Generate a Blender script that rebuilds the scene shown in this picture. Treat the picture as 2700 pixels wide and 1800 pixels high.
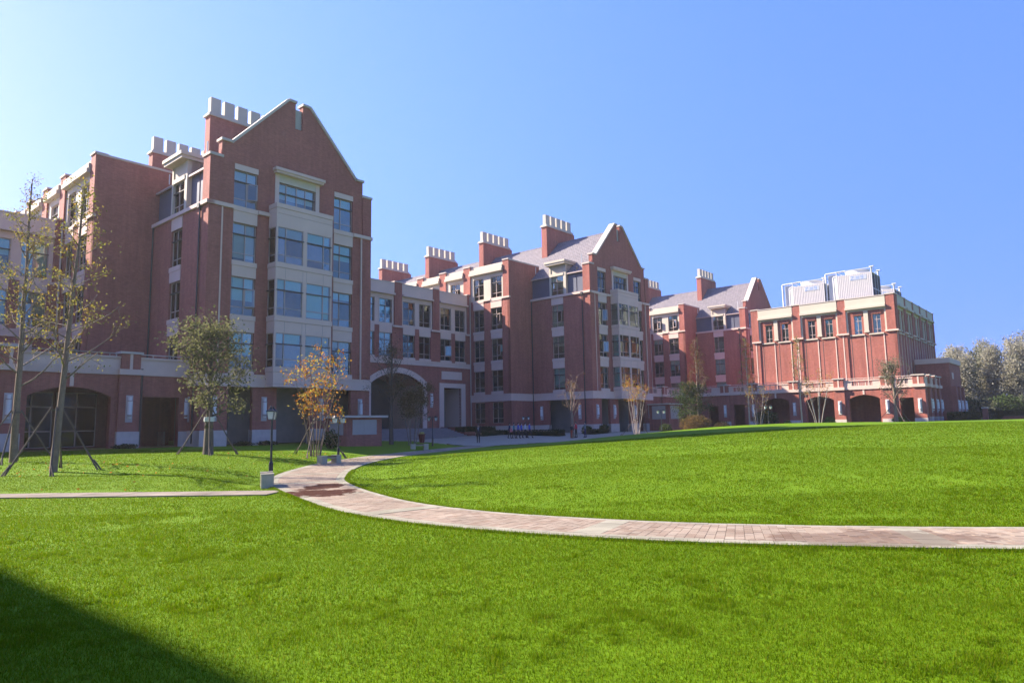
import bpy, math, random
import numpy as np
from mathutils import Vector, Matrix, Quaternion
R = math.radians
rnd = random.Random(7)
scene = bpy.context.scene
for o in list(bpy.data.objects): bpy.data.objects.remove(o)
col = scene.collection

# ------------------------------------------------------------------ camera, sky, sun, exposure
EYE = 1.7
PITCH, ROLL, FPX = R(7.016), R(1.059), 1821.93
cam = bpy.data.cameras.new('camera'); camo = bpy.data.objects.new('camera', cam); col.objects.link(camo)
fw = Vector((0, math.cos(PITCH), math.sin(PITCH))); up0 = Vector((0, -math.sin(PITCH), math.cos(PITCH))); rt0 = Vector((1, 0, 0))
rt = math.cos(ROLL)*rt0 - math.sin(ROLL)*up0; up = math.sin(ROLL)*rt0 + math.cos(ROLL)*up0
camo.matrix_world = Matrix(((rt.x, up.x, -fw.x, 0), (rt.y, up.y, -fw.y, 0), (rt.z, up.z, -fw.z, EYE), (0, 0, 0, 1)))
cam.sensor_width = 36; cam.sensor_fit = 'HORIZONTAL'; cam.lens = 36*FPX/2700; cam.clip_end = 3000; cam.clip_start = 0.1
scene.camera = camo

SUN_AZ, SUN_EL = R(-71), R(34)
world = bpy.data.worlds.new('World'); scene.world = world; world.use_nodes = True
wn, wl = world.node_tree.nodes, world.node_tree.links
sky = wn.new('ShaderNodeTexSky'); sky.sky_type = 'NISHITA'; sky.sun_disc = False
sky.sun_elevation = SUN_EL; sky.sun_rotation = SUN_AZ; sky.air_density = 1.0; sky.dust_density = 0.3; sky.ozone_density = 2.6
# the whole dome is sampled a little higher than it stands: deep clear blue down to the skyline
tcw = wn.new('ShaderNodeTexCoord'); vm = wn.new('ShaderNodeVectorMath'); vm.operation = 'MULTIPLY_ADD'; vm.inputs[1].default_value = (1, 1, .50); vm.inputs[2].default_value = (0, 0, .68)
vn = wn.new('ShaderNodeVectorMath'); vn.operation = 'NORMALIZE'
wl.new(tcw.outputs['Generated'], vm.inputs[0]); wl.new(vm.outputs[0], vn.inputs[0]); wl.new(vn.outputs[0], sky.inputs[0])
hs = wn.new('ShaderNodeHueSaturation'); hs.inputs['Saturation'].default_value = 1.25; hs.inputs['Hue'].default_value = 0.512
gm = wn.new('ShaderNodeMix'); gm.data_type = 'RGBA'; gm.blend_type = 'MULTIPLY'; gm.inputs[0].default_value = 1; gm.inputs[7].default_value = (1.13, .855, .87, 1)
wl.new(sky.outputs[0], hs.inputs['Color']); wl.new(hs.outputs[0], gm.inputs[6]); wl.new(gm.outputs[2], wn['Background'].inputs[0])
wn['Background'].inputs[1].default_value = 0.15

sl = bpy.data.lights.new('sun', 'SUN'); sl.energy = 4.4; sl.angle = R(0.53); sl.color = (1.0, 0.92, 0.79)
so = bpy.data.objects.new('sun', sl); col.objects.link(so)
sv = Vector((math.sin(SUN_AZ)*math.cos(SUN_EL), math.cos(SUN_AZ)*math.cos(SUN_EL), math.sin(SUN_EL)))
so.rotation_euler = sv.to_track_quat('Z', 'Y').to_euler(); so.location = (-60, 0, 60)
scene.render.engine = 'CYCLES'
scene.view_settings.view_transform = 'Standard'; scene.view_settings.look = 'None'
scene.view_settings.gamma = 1; scene.view_settings.exposure = 1.90

# ------------------------------------------------------------------ materials
MATS = {}
def nmat(name):
    m = bpy.data.materials.new(name); m.use_nodes = True; MATS[name] = m
    nt = m.node_tree; return m, nt.nodes, nt.links, nt.nodes['Principled BSDF']
def N(ns, t, **kw):
    n = ns.new(t)
    for k, v in kw.items():
        if k.startswith('i_'): n.inputs[k[2:].replace('_', ' ')].default_value = v
        else: setattr(n, k, v)
    return n
def ramp(ns, stops):
    r = ns.new('ShaderNodeValToRGB'); e = r.color_ramp.elements
    e[0].position, e[0].color = stops[0][0], (*stops[0][1], 1); e[1].position, e[1].color = stops[-1][0], (*stops[-1][1], 1)
    for p, c in stops[1:-1]:
        x = e.new(p); x.color = (*c, 1)
    return r
def plain(name, c, rough=.7, var=.12, scale=1.5, metal=0, spec=.4, bump=0, bscale=40):
    m, n, l, b = nmat(name)
    tc = N(n, 'ShaderNodeTexCoord')
    no = N(n, 'ShaderNodeTexNoise', i_Scale=scale, i_Detail=6.0, i_Roughness=.65); l.new(tc.outputs['Object'], no.inputs['Vector'])
    r = ramp(n, [(.25, tuple(x*(1-var) for x in c)), (.75, tuple(min(1, x*(1+var)) for x in c))]); l.new(no.outputs['Fac'], r.inputs[0])
    l.new(r.outputs[0], b.inputs['Base Color']); b.inputs['Roughness'].default_value = rough; b.inputs['Metallic'].default_value = metal
    b.inputs['Specular IOR Level'].default_value = spec
    if bump:
        nb = N(n, 'ShaderNodeTexNoise', i_Scale=bscale, i_Detail=4.0); l.new(tc.outputs['Object'], nb.inputs['Vector'])
        bp = N(n, 'ShaderNodeBump', i_Strength=bump, i_Distance=.02); l.new(nb.outputs['Fac'], bp.inputs['Height']); l.new(bp.outputs[0], b.inputs['Normal'])
    return m
def brick_mat(name, c1, c2, mortar, w=.245, h=.075, stain=.22):
    m, n, l, b = nmat(name)
    tc = N(n, 'ShaderNodeTexCoord')
    sn = N(n, 'ShaderNodeSeparateXYZ'); l.new(tc.outputs['Normal'], sn.inputs[0])
    sp = N(n, 'ShaderNodeSeparateXYZ'); l.new(tc.outputs['Object'], sp.inputs[0])
    ab = N(n, 'ShaderNodeMath', operation='ABSOLUTE'); l.new(sn.outputs['X'], ab.inputs[0])
    gt = N(n, 'ShaderNodeMath', operation='GREATER_THAN'); gt.inputs[1].default_value = .7; l.new(ab.outputs[0], gt.inputs[0])
    mx = N(n, 'ShaderNodeMix'); l.new(gt.outputs[0], mx.inputs[0]); l.new(sp.outputs['X'], mx.inputs[2]); l.new(sp.outputs['Y'], mx.inputs[3])
    cb = N(n, 'ShaderNodeCombineXYZ'); l.new(mx.outputs[0], cb.inputs[0]); l.new(sp.outputs['Z'], cb.inputs[1])
    bt = N(n, 'ShaderNodeTexBrick'); l.new(cb.outputs[0], bt.inputs['Vector'])
    for k, v in (('Scale', 1), ('Mortar Size', .007), ('Mortar Smooth', .3), ('Bias', -.1), ('Brick Width', w), ('Row Height', h)): bt.inputs[k].default_value = v
    bt.inputs['Color1'].default_value = (*c1, 1); bt.inputs['Color2'].default_value = (*c2, 1); bt.inputs['Mortar'].default_value = (*mortar, 1)
    no = N(n, 'ShaderNodeTexNoise', i_Scale=.35, i_Detail=8.0, i_Roughness=.6); l.new(tc.outputs['Object'], no.inputs['Vector'])
    no2 = N(n, 'ShaderNodeTexNoise', i_Scale=3.5, i_Detail=5.0, i_Roughness=.7); l.new(cb.outputs[0], no2.inputs['Vector'])
    ad = N(n, 'ShaderNodeMath', operation='ADD'); l.new(no.outputs['Fac'], ad.inputs[0]); l.new(no2.outputs['Fac'], ad.inputs[1])
    mr = N(n, 'ShaderNodeMapRange'); mr.inputs[1].default_value = .65; mr.inputs[2].default_value = 1.35; mr.inputs[3].default_value = 1-stain; mr.inputs[4].default_value = 1+stain
    l.new(ad.outputs[0], mr.inputs[0])
    mu = N(n, 'ShaderNodeMix', data_type='RGBA', blend_type='MULTIPLY'); mu.inputs[0].default_value = 1
    l.new(bt.outputs['Color'], mu.inputs[6]); l.new(mr.outputs[0], mu.inputs[7])
    mp = N(n, 'ShaderNodeMapping'); mp.inputs['Scale'].default_value = (1.6, 1.6, .12); l.new(tc.outputs['Object'], mp.inputs['Vector'])      # rain streaks
    ns = N(n, 'ShaderNodeTexNoise', i_Scale=1.0, i_Detail=5.0, i_Roughness=.7); l.new(mp.outputs[0], ns.inputs['Vector'])
    sr = N(n, 'ShaderNodeMapRange'); sr.inputs[1].default_value = .35; sr.inputs[2].default_value = .65; sr.inputs[3].default_value = .84; sr.inputs[4].default_value = 1.10; l.new(ns.outputs['Fac'], sr.inputs[0])
    mu3 = N(n, 'ShaderNodeMix', data_type='RGBA', blend_type='MULTIPLY'); mu3.inputs[0].default_value = 1; l.new(mu.outputs[2], mu3.inputs[6]); l.new(sr.outputs[0], mu3.inputs[7])
    ne = N(n, 'ShaderNodeTexNoise', i_Scale=.22, i_Detail=9.0, i_Roughness=.75); l.new(tc.outputs['Object'], ne.inputs['Vector'])                # pale lime bloom in patches
    er = N(n, 'ShaderNodeMapRange'); er.inputs[1].default_value = .60; er.inputs[2].default_value = .78; er.inputs[3].default_value = 0; er.inputs[4].default_value = .38; l.new(ne.outputs['Fac'], er.inputs[0])
    mu4 = N(n, 'ShaderNodeMix', data_type='RGBA'); l.new(er.outputs[0], mu4.inputs[0]); l.new(mu3.outputs[2], mu4.inputs[6]); mu4.inputs[7].default_value = (.42, .29, .27, 1)
    l.new(mu4.outputs[2], b.inputs['Base Color']); b.inputs['Roughness'].default_value = .85; b.inputs['Specular IOR Level'].default_value = .25
    bp = N(n, 'ShaderNodeBump', i_Strength=.5, i_Distance=.006); bp.invert = True
    l.new(bt.outputs['Fac'], bp.inputs['Height']); l.new(bp.outputs[0], b.inputs['Normal'])
    return m
brick_mat('brick', (.375, .112, .080), (.295, .084, .062), (.335, .165, .125))
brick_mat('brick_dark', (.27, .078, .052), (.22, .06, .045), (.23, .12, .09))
plain('stone', (.67, .47, .375), .8, .07, .6)
plain('stone_cream', (.54, .455, .35), .8, .06, .5)
plain('stone_base', (.56, .46, .39), .85, .16, 2.2, bump=.3, bscale=8)
plain('coping', (.54, .44, .365), .8, .08, .7)
plain('plaster_salmon', (.50, .25, .17), .85, .06)
plain('pot_stone', (.50, .44, .36), .85, .06, .8)
plain('frame', (.44, .32, .275), .5, .04)
plain('frame_dark', (.075, .055, .05), .55, .1)
plain('metal_dark', (.018, .018, .020), .45, .15, 8, spec=.5)
plain('lead_wall', (.085, .09, .125), .55, .12, .8)
plain('pipe_dark', (.035, .026, .028), .5, .1)
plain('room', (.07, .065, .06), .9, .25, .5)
plain('room_light', (.22, .20, .17), .9, .2, .8)
plain('blind', (.42, .64, .58), .8, .06); plain('blind_white', (.62, .62, .58), .8, .05); plain('blind_beige', (.45, .40, .30), .8, .08)
plain('white_metal', (.62, .60, .58), .45, .04)
plain('tower_panel', (.64, .58, .54), .5, .05, 2)
plain('tower_lead', (.02, .018, .02), .6, .1)
plain('blue_print', (.16, .25, .46), .6, .05)
plain('plate_blue', (.40, .41, .46), .6, .05)
plain('louver', (.46, .39, .34), .6, .06)
plain('sconce', (.78, .74, .69), .5, .04)
plain('sconce_back', (.50, .43, .40), .7, .05)
plain('asphalt_roof', (.16, .15, .15), .9, .1)
plain('paving_grey', (.30, .265, .205), .9, .14, 1.2, bump=.2, bscale=20, spec=.05)
plain('step_stone', (.20, .17, .16), .9, .15, 1.5)
plain('bench_stone', (.42, .37, .245), .85, .12, 5, bump=.2, bscale=60)
plain('wood', (.18, .085, .04), .7, .25, 12)
plain('wood_pole', (.12, .085, .065), .85, .25, 9)
plain('bark', (.115, .085, .066), .9, .35, 7, bump=.6, bscale=30)
plain('bark_grey', (.21, .145, .105), .9, .3, 7, bump=.5, bscale=30)
plain('bark_pale', (.36, .29, .24), .85, .3, 7)
plain('bin_red', (.16, .028, .018), .5, .2, 4)
plain('bin_yellow', (.50, .40, .08), .6, .1)
plain('skin', (.52, .31, .22), .6, .05)
plain('hair', (.012, .010, .010), .6, .1)
plain('cloth_black', (.014, .014, .018), .85, .2)
plain('cloth_navy', (.020, .024, .075), .85, .2)
plain('cloth_blue', (.06, .09, .42), .85, .2)
plain('cloth_teal', (.05, .21, .25), .85, .2)
plain('cloth_white', (.62, .60, .60), .85, .06)
plain('cloth_red', (.50, .022, .045), .85, .15)
plain('cloth_rust', (.36, .05, .02), .85, .2)
plain('cloth_grey', (.12, .15, .17), .85, .2)
plain('cloth_pink', (.60, .17, .16), .85, .1)
plain('wrap_white', (.66, .64, .60), .8, .1)
plain('mortar', (.15, .12, .095), .95, .15, 6)
plain('soil', (.10, .075, .05), .95, .2, 6, bump=.5, bscale=20)
def lamp_glass():
    m, n, l, b = nmat('lamp_glass'); b.inputs['Base Color'].default_value = (.78, .76, .70, 1); b.inputs['Roughness'].default_value = .25
    b.inputs['Transmission Weight'].default_value = .25
lamp_glass()
def roof_mat():
    m, n, l, b = nmat('roof_tile')
    tc = N(n, 'ShaderNodeTexCoord')
    sp = N(n, 'ShaderNodeSeparateXYZ'); l.new(tc.outputs['Object'], sp.inputs[0])
    cb = N(n, 'ShaderNodeCombineXYZ'); l.new(sp.outputs['Y'], cb.inputs[0]); l.new(sp.outputs['X'], cb.inputs[1])
    bt = N(n, 'ShaderNodeTexBrick'); l.new(cb.outputs[0], bt.inputs['Vector'])
    for k, v in (('Scale', 1), ('Mortar Size', .02), ('Brick Width', .33), ('Row Height', .3314)): bt.inputs[k].default_value = v
    bt.inputs['Color1'].default_value = (.205, .172, .178, 1); bt.inputs['Color2'].default_value = (.165, .140, .15, 1); bt.inputs['Mortar'].default_value = (.07, .058, .06, 1)
    no = N(n, 'ShaderNodeTexNoise', i_Scale=1.2, i_Detail=6.0); l.new(tc.outputs['Object'], no.inputs['Vector'])
    mr = N(n, 'ShaderNodeMapRange'); mr.inputs[3].default_value = .75; mr.inputs[4].default_value = 1.25; l.new(no.outputs['Fac'], mr.inputs[0])
    mu = N(n, 'ShaderNodeMix', data_type='RGBA', blend_type='MULTIPLY'); mu.inputs[0].default_value = 1
    l.new(bt.outputs['Color'], mu.inputs[6]); l.new(mr.outputs[0], mu.inputs[7]); l.new(mu.outputs[2], b.inputs['Base Color']); b.inputs['Roughness'].default_value = .75
roof_mat()
def glass_mat(name='glass', gc=(.70, .83, .74, 1), tc_=(.88, .94, .93, 1)):
    m, n, l, b = nmat(name); n.remove(b)
    out = n['Material Output']
    tr = N(n, 'ShaderNodeBsdfTransparent'); tr.inputs[0].default_value = tc_
    gl = N(n, 'ShaderNodeBsdfGlossy'); gl.inputs['Roughness'].default_value = .015; gl.inputs[0].default_value = gc
    fr = N(n, 'ShaderNodeFresnel', i_IOR=1.55)
    ma = N(n, 'ShaderNodeMath', operation='MULTIPLY_ADD'); ma.inputs[1].default_value = 1.0; ma.use_clamp = True
    oi = N(n, 'ShaderNodeObjectInfo'); om = N(n, 'ShaderNodeMapRange'); om.inputs[3].default_value = .01; om.inputs[4].default_value = .13; l.new(oi.outputs['Random'], om.inputs[0]); l.new(om.outputs[0], ma.inputs[2])
    tc = N(n, 'ShaderNodeTexCoord'); no = N(n, 'ShaderNodeTexNoise', i_Scale=.9, i_Detail=1.0); l.new(tc.outputs['Object'], no.inputs['Vector'])
    bp = N(n, 'ShaderNodeBump', i_Strength=.06, i_Distance=.12); l.new(no.outputs['Fac'], bp.inputs['Height']); l.new(bp.outputs[0], gl.inputs['Normal'])
    l.new(fr.outputs[0], ma.inputs[0])
    mx = N(n, 'ShaderNodeMixShader'); l.new(ma.outputs[0], mx.inputs[0]); l.new(tr.outputs[0], mx.inputs[1]); l.new(gl.outputs[0], mx.inputs[2]); l.new(mx.outputs[0], out.inputs[0])
glass_mat(); glass_mat('glass_dark', (.14, .14, .12, 1), (.4, .42, .4, 1))
def leaf_mat(name, cols, trans=.45):
    m, n, l, b = nmat(name)
    ge = N(n, 'ShaderNodeNewGeometry')
    r = ramp(n, [(i/(len(cols)-1), c) for i, c in enumerate(cols)]); l.new(ge.outputs['Random Per Island'], r.inputs[0])
    l.new(r.outputs[0], b.inputs['Base Color']); b.inputs['Roughness'].default_value = .7; b.inputs['Specular IOR Level'].default_value = .05
    tl = N(n, 'ShaderNodeBsdfTranslucent'); l.new(r.outputs[0], tl.inputs[0])
    mx = N(n, 'ShaderNodeMixShader'); mx.inputs[0].default_value = trans
    l.new(b.outputs[0], mx.inputs[1]); l.new(tl.outputs[0], mx.inputs[2]); l.new(mx.outputs[0], n['Material Output'].inputs[0])
leaf_mat('leaf_yellowgreen', [(.30, .20, .03), (.20, .20, .035), (.34, .27, .05), (.13, .15, .03), (.38, .22, .03)])
leaf_mat('leaf_olive', [(.10, .105, .042), (.15, .15, .06), (.20, .185, .08), (.08, .085, .035)], .4)
leaf_mat('leaf_orange', [(.42, .14, .02), (.50, .25, .03), (.30, .075, .02), (.42, .32, .05), (.24, .22, .04)])
leaf_mat('leaf_brown', [(.16, .08, .035), (.11, .075, .03), (.20, .12, .045), (.09, .085, .03)])
leaf_mat('leaf_green', [(.045, .065, .02), (.06, .085, .025), (.03, .045, .016)], .3)
leaf_mat('leaf_hedge', [(.018, .032, .012), (.03, .048, .016), (.012, .022, .01)], .2)
leaf_mat('leaf_bright', [(.10, .16, .03), (.16, .22, .04), (.07, .12, .02)], .35)
leaf_mat('leaf_pale', [(.34, .305, .225), (.26, .24, .16), (.44, .40, .315), (.19, .185, .11)], .5)
leaf_mat('leaf_palegreen', [(.12, .125, .07), (.16, .16, .09), (.09, .10, .055)], .35)
leaf_mat('grass_blade', [(.078, .148, .001), (.102, .178, .001), (.134, .198, .002), (.060, .120, .001), (.20, .20, .015)], .5)
def ground_mat():
    m, n, l, b = nmat('lawn')
    tc = N(n, 'ShaderNodeTexCoord')
    n1 = N(n, 'ShaderNodeTexNoise', i_Scale=.8, i_Detail=7.0, i_Roughness=.7); l.new(tc.outputs['Object'], n1.inputs['Vector'])
    n2 = N(n, 'ShaderNodeTexNoise', i_Scale=4.5, i_Detail=8.0, i_Roughness=.75); l.new(tc.outputs['Object'], n2.inputs['Vector'])
    n3 = N(n, 'ShaderNodeTexNoise', i_Scale=40.0, i_Detail=4.0, i_Roughness=.7); l.new(tc.outputs['Object'], n3.inputs['Vector'])
    a1 = N(n, 'ShaderNodeMath', operation='ADD'); l.new(n1.outputs['Fac'], a1.inputs[0]); l.new(n2.outputs['Fac'], a1.inputs[1])
    a2 = N(n, 'ShaderNodeMath', operation='ADD'); l.new(a1.outputs[0], a2.inputs[0]); l.new(n3.outputs['Fac'], a2.inputs[1])
    dv = N(n, 'ShaderNodeMath', operation='MULTIPLY'); dv.inputs[1].default_value = 1/3; l.new(a2.outputs[0], dv.inputs[0])
    r = ramp(n, [(.34, (.060, .118, .001)), (.46, (.088, .160, .001)), (.54, (.104, .180, .001)), (.66, (.140, .200, .002))]); l.new(dv.outputs[0], r.inputs[0])
    l.new(r.outputs[0], b.inputs['Base Color']); b.inputs['Roughness'].default_value = .9; b.inputs['Specular IOR Level'].default_value = .1
    bp = N(n, 'ShaderNodeBump', i_Strength=.35, i_Distance=.03); l.new(a2.outputs[0], bp.inputs['Height']); l.new(bp.outputs[0], b.inputs['Normal'])
ground_mat()
def paver_mat(name, cols, wet=False):
    m, n, l, b = nmat(name)
    oi = N(n, 'ShaderNodeObjectInfo'); ge = N(n, 'ShaderNodeNewGeometry')
    ad = N(n, 'ShaderNodeMath', operation='ADD'); l.new(oi.outputs['Random'], ad.inputs[0]); l.new(ge.outputs['Random Per Island'], ad.inputs[1])
    fr = N(n, 'ShaderNodeMath', operation='FRACT'); l.new(ad.outputs[0], fr.inputs[0])
    r = ramp(n, [(i/(len(cols)-1), c) for i, c in enumerate(cols)]); l.new(fr.outputs[0], r.inputs[0])
    no = N(n, 'ShaderNodeTexNoise', i_Scale=.9, i_Detail=7.0, i_Roughness=.65); l.new(ge.outputs['Position'], no.inputs['Vector'])
    mr = N(n, 'ShaderNodeMapRange'); mr.inputs[1].default_value = .3; mr.inputs[2].default_value = .7; mr.inputs[3].default_value = .72; mr.inputs[4].default_value = 1.22; l.new(no.outputs['Fac'], mr.inputs[0])
    mu = N(n, 'ShaderNodeMix', data_type='RGBA', blend_type='MULTIPLY'); mu.inputs[0].default_value = 1
    l.new(r.outputs[0], mu.inputs[6]); l.new(mr.outputs[0], mu.inputs[7])
    src = mu.outputs[2]
    if wet:     # damp stain spilled over the bend of the path, with a shape of its own
        def blob(cx, cy, sx, sy, amp):
            sb = N(n, 'ShaderNodeVectorMath', operation='SUBTRACT'); l.new(ge.outputs['Position'], sb.inputs[0]); sb.inputs[1].default_value = (cx, cy, 0)
            dvd = N(n, 'ShaderNodeVectorMath', operation='DIVIDE'); l.new(sb.outputs[0], dvd.inputs[0]); dvd.inputs[1].default_value = (sx, sy, 1e6)
            ln = N(n, 'ShaderNodeVectorMath', operation='LENGTH'); l.new(dvd.outputs[0], ln.inputs[0])
            nz = N(n, 'ShaderNodeTexNoise', i_Scale=1.6, i_Detail=6.0, i_Roughness=.7); l.new(ge.outputs['Position'], nz.inputs['Vector'])
            s2 = N(n, 'ShaderNodeMath', operation='MULTIPLY_ADD'); s2.inputs[1].default_value = amp; l.new(nz.outputs['Fac'], s2.inputs[0]); l.new(ln.outputs['Value'], s2.inputs[2])
            q = N(n, 'ShaderNodeMapRange'); q.inputs[1].default_value = 1.0+amp*.5-.06; q.inputs[2].default_value = 1.0+amp*.5+.06; q.inputs[3].default_value = 1; q.inputs[4].default_value = 0; l.new(s2.outputs[0], q.inputs[0])
            return q.outputs[0]
        f1 = blob(-5.35, 18.9, 1.05, 1.05, 3.0); f2 = blob(-5.7, 21.0, .55, 1.2, 3.0); f3 = blob(5.2, 10.1, 1.5, .75, 2.4)
        m1 = N(n, 'ShaderNodeMath', operation='MAXIMUM'); l.new(f1, m1.inputs[0]); l.new(f2, m1.inputs[1])
        m1b = N(n, 'ShaderNodeMath', operation='MULTIPLY'); m1b.inputs[1].default_value = .45; l.new(f3, m1b.inputs[0])
        m2 = N(n, 'ShaderNodeMath', operation='MAXIMUM'); l.new(m1.outputs[0], m2.inputs[0]); l.new(m1b.outputs[0], m2.inputs[1])
        wm = N(n, 'ShaderNodeMix', data_type='RGBA'); l.new(m2.outputs[0], wm.inputs[0]); l.new(src, wm.inputs[6]); wm.inputs[7].default_value = (.060, .022, .012, 1)
        src = wm.outputs[2]
        rr = N(n, 'ShaderNodeMapRange'); rr.inputs[3].default_value = .85; rr.inputs[4].default_value = .7; l.new(m2.outputs[0], rr.inputs[0]); l.new(rr.outputs[0], b.inputs['Roughness'])
    else: b.inputs['Roughness'].default_value = .85
    l.new(src, b.inputs['Base Color']); b.inputs['Specular IOR Level'].default_value = .06
paver_mat('paver_red', [(.27, .205, .150), (.295, .228, .172), (.24, .17, .122), (.30, .24, .182)], True)
paver_mat('paver_cream', [(.27, .24, .175), (.29, .26, .195), (.25, .225, .165)], True)
paver_mat('slab_tan', [(.225, .18, .14), (.245, .20, .16), (.20, .165, .13)])

# ------------------------------------------------------------------ building frame and helpers
UX, UY = .65460058, .75597492
OX, OY = 22.9163*UX - 49.5*UY, 22.9163*UY + 49.5*UX
BROT = math.atan2(UY, UX)
GRADE = -0.95
def L(s, t): return (OX + s*UX - t*UY, OY + s*UY + t*UX)
def tag(o, label=None, cat=None, group=None, kind=None):
    for k, v in (('label', label), ('category', cat), ('group', group), ('kind', kind)):
        if v: o[k] = v
    return o
def empty(name, loc, rz=0, label=None, cat=None, group=None):
    o = bpy.data.objects.new(name, None); col.objects.link(o); o.location = loc; o.rotation_euler = (0, 0, rz); o.empty_display_size = .3
    return tag(o, label, cat, group)
def building(name, s, t, label, group=None, cat='building'):
    x, y = L(s, t); return empty(name, (x, y, EYE+GRADE), BROT, label, cat, group)
class MB:
    def __init__(s): s.v = []; s.f = []; s.m = []
    def quad(s, *p, mi=0):
        b = len(s.v); s.v += [tuple(q) for q in p]; s.f.append(tuple(range(b, b+len(p)))); s.m.append(mi)
    def box(s, x0, x1, y0, y1, z0, z1, mi=0):
        b = len(s.v)
        s.v += [(x0,y0,z0),(x1,y0,z0),(x1,y1,z0),(x0,y1,z0),(x0,y0,z1),(x1,y0,z1),(x1,y1,z1),(x0,y1,z1)]
        for f in ((0,3,2,1),(4,5,6,7),(0,1,5,4),(1,2,6,5),(2,3,7,6),(3,0,4,7)): s.f.append(tuple(b+i for i in f)); s.m.append(mi)
        return s
    def prism(s, pts, y0, y1, mi=0):          # pts (x,z) counter-clockwise seen from -y
        n = len(pts); b = len(s.v)
        s.v += [(x, y0, z) for x, z in pts] + [(x, y1, z) for x, z in pts]
        s.f.append(tuple(b+i for i in range(n))); s.f.append(tuple(b+n+i for i in reversed(range(n)))); s.m += [mi, mi]
        for i in range(n):
            j = (i+1) % n; s.f.append((b+j, b+i, b+n+i, b+n+j)); s.m.append(mi)
        return s
    def tube(s, p, q, r0, r1, k=8, cap=True, mi=0):
        p, q = Vector(p), Vector(q); d = (q-p)
        if d.length < 1e-6: return s
        d.normalize(); a = d.orthogonal().normalized(); c = d.cross(a); b = len(s.v)
        for o, r in ((p, r0), (q, r1)):
            for i in range(k):
                t = 2*math.pi*i/k; s.v.append(tuple(o + a*(r*math.cos(t)) + c*(r*math.sin(t))))
        for i in range(k):
            j = (i+1) % k; s.f.append((b+i, b+j, b+k+j, b+k+i)); s.m.append(mi)
        if cap:
            s.f.append(tuple(b+i for i in reversed(range(k)))); s.f.append(tuple(b+k+i for i in range(k))); s.m += [mi, mi]
        return s
    def lathe(s, prof, k=16, c=(0, 0, 0), mi=0):
        b = len(s.v)
        for r, z in prof:
            for i in range(k):
                t = 2*math.pi*i/k; s.v.append((c[0]+r*math.cos(t), c[1]+r*math.sin(t), c[2]+z))
        for a in range(len(prof)-1):
            for i in range(k):
                j = (i+1) % k; s.f.append((b+a*k+i, b+a*k+j, b+(a+1)*k+j, b+(a+1)*k+i)); s.m.append(mi)
        s.f.append(tuple(b+i for i in reversed(range(k)))); s.f.append(tuple(b+(len(prof)-1)*k+i for i in range(k))); s.m += [mi, mi]
        return s
    def ball(s, c, r, sz=1, mi=0, k=10, h=6):
        return s.lathe([(max(1e-3, r*math.sin(math.pi*i/h)), -r*sz*math.cos(math.pi*i/h)) for i in range(h+1)], k, c, mi)
    def mesh(s, name, mats, dz=0, smooth=False):
        me = bpy.data.meshes.new(name)
        me.from_pydata([(x, y, z+dz) for x, y, z in s.v] if dz else s.v, [], s.f)
        for m in ([mats] if isinstance(mats, str) else mats): me.materials.append(MATS[m])
        if any(s.m): me.polygons.foreach_set('material_index', s.m)
        if smooth: me.polygons.foreach_set('use_smooth', [True]*len(me.polygons))
        me.update(); return me
    def build(s, name, mats, parent=None, loc=(0, 0, 0), rz=0, dz=0, smooth=False):
        return place(name, s.mesh(name, mats, dz, smooth), parent, loc, rz)
def place(name, me, parent=None, loc=(0, 0, 0), rz=0, rot=None):
    o = bpy.data.objects.new(name, me); col.objects.link(o); o.location = loc; o.rotation_euler = rot or (0, 0, rz)
    if parent: o.parent = parent
    return o
DZ = -GRADE
SHARED = {}
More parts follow.
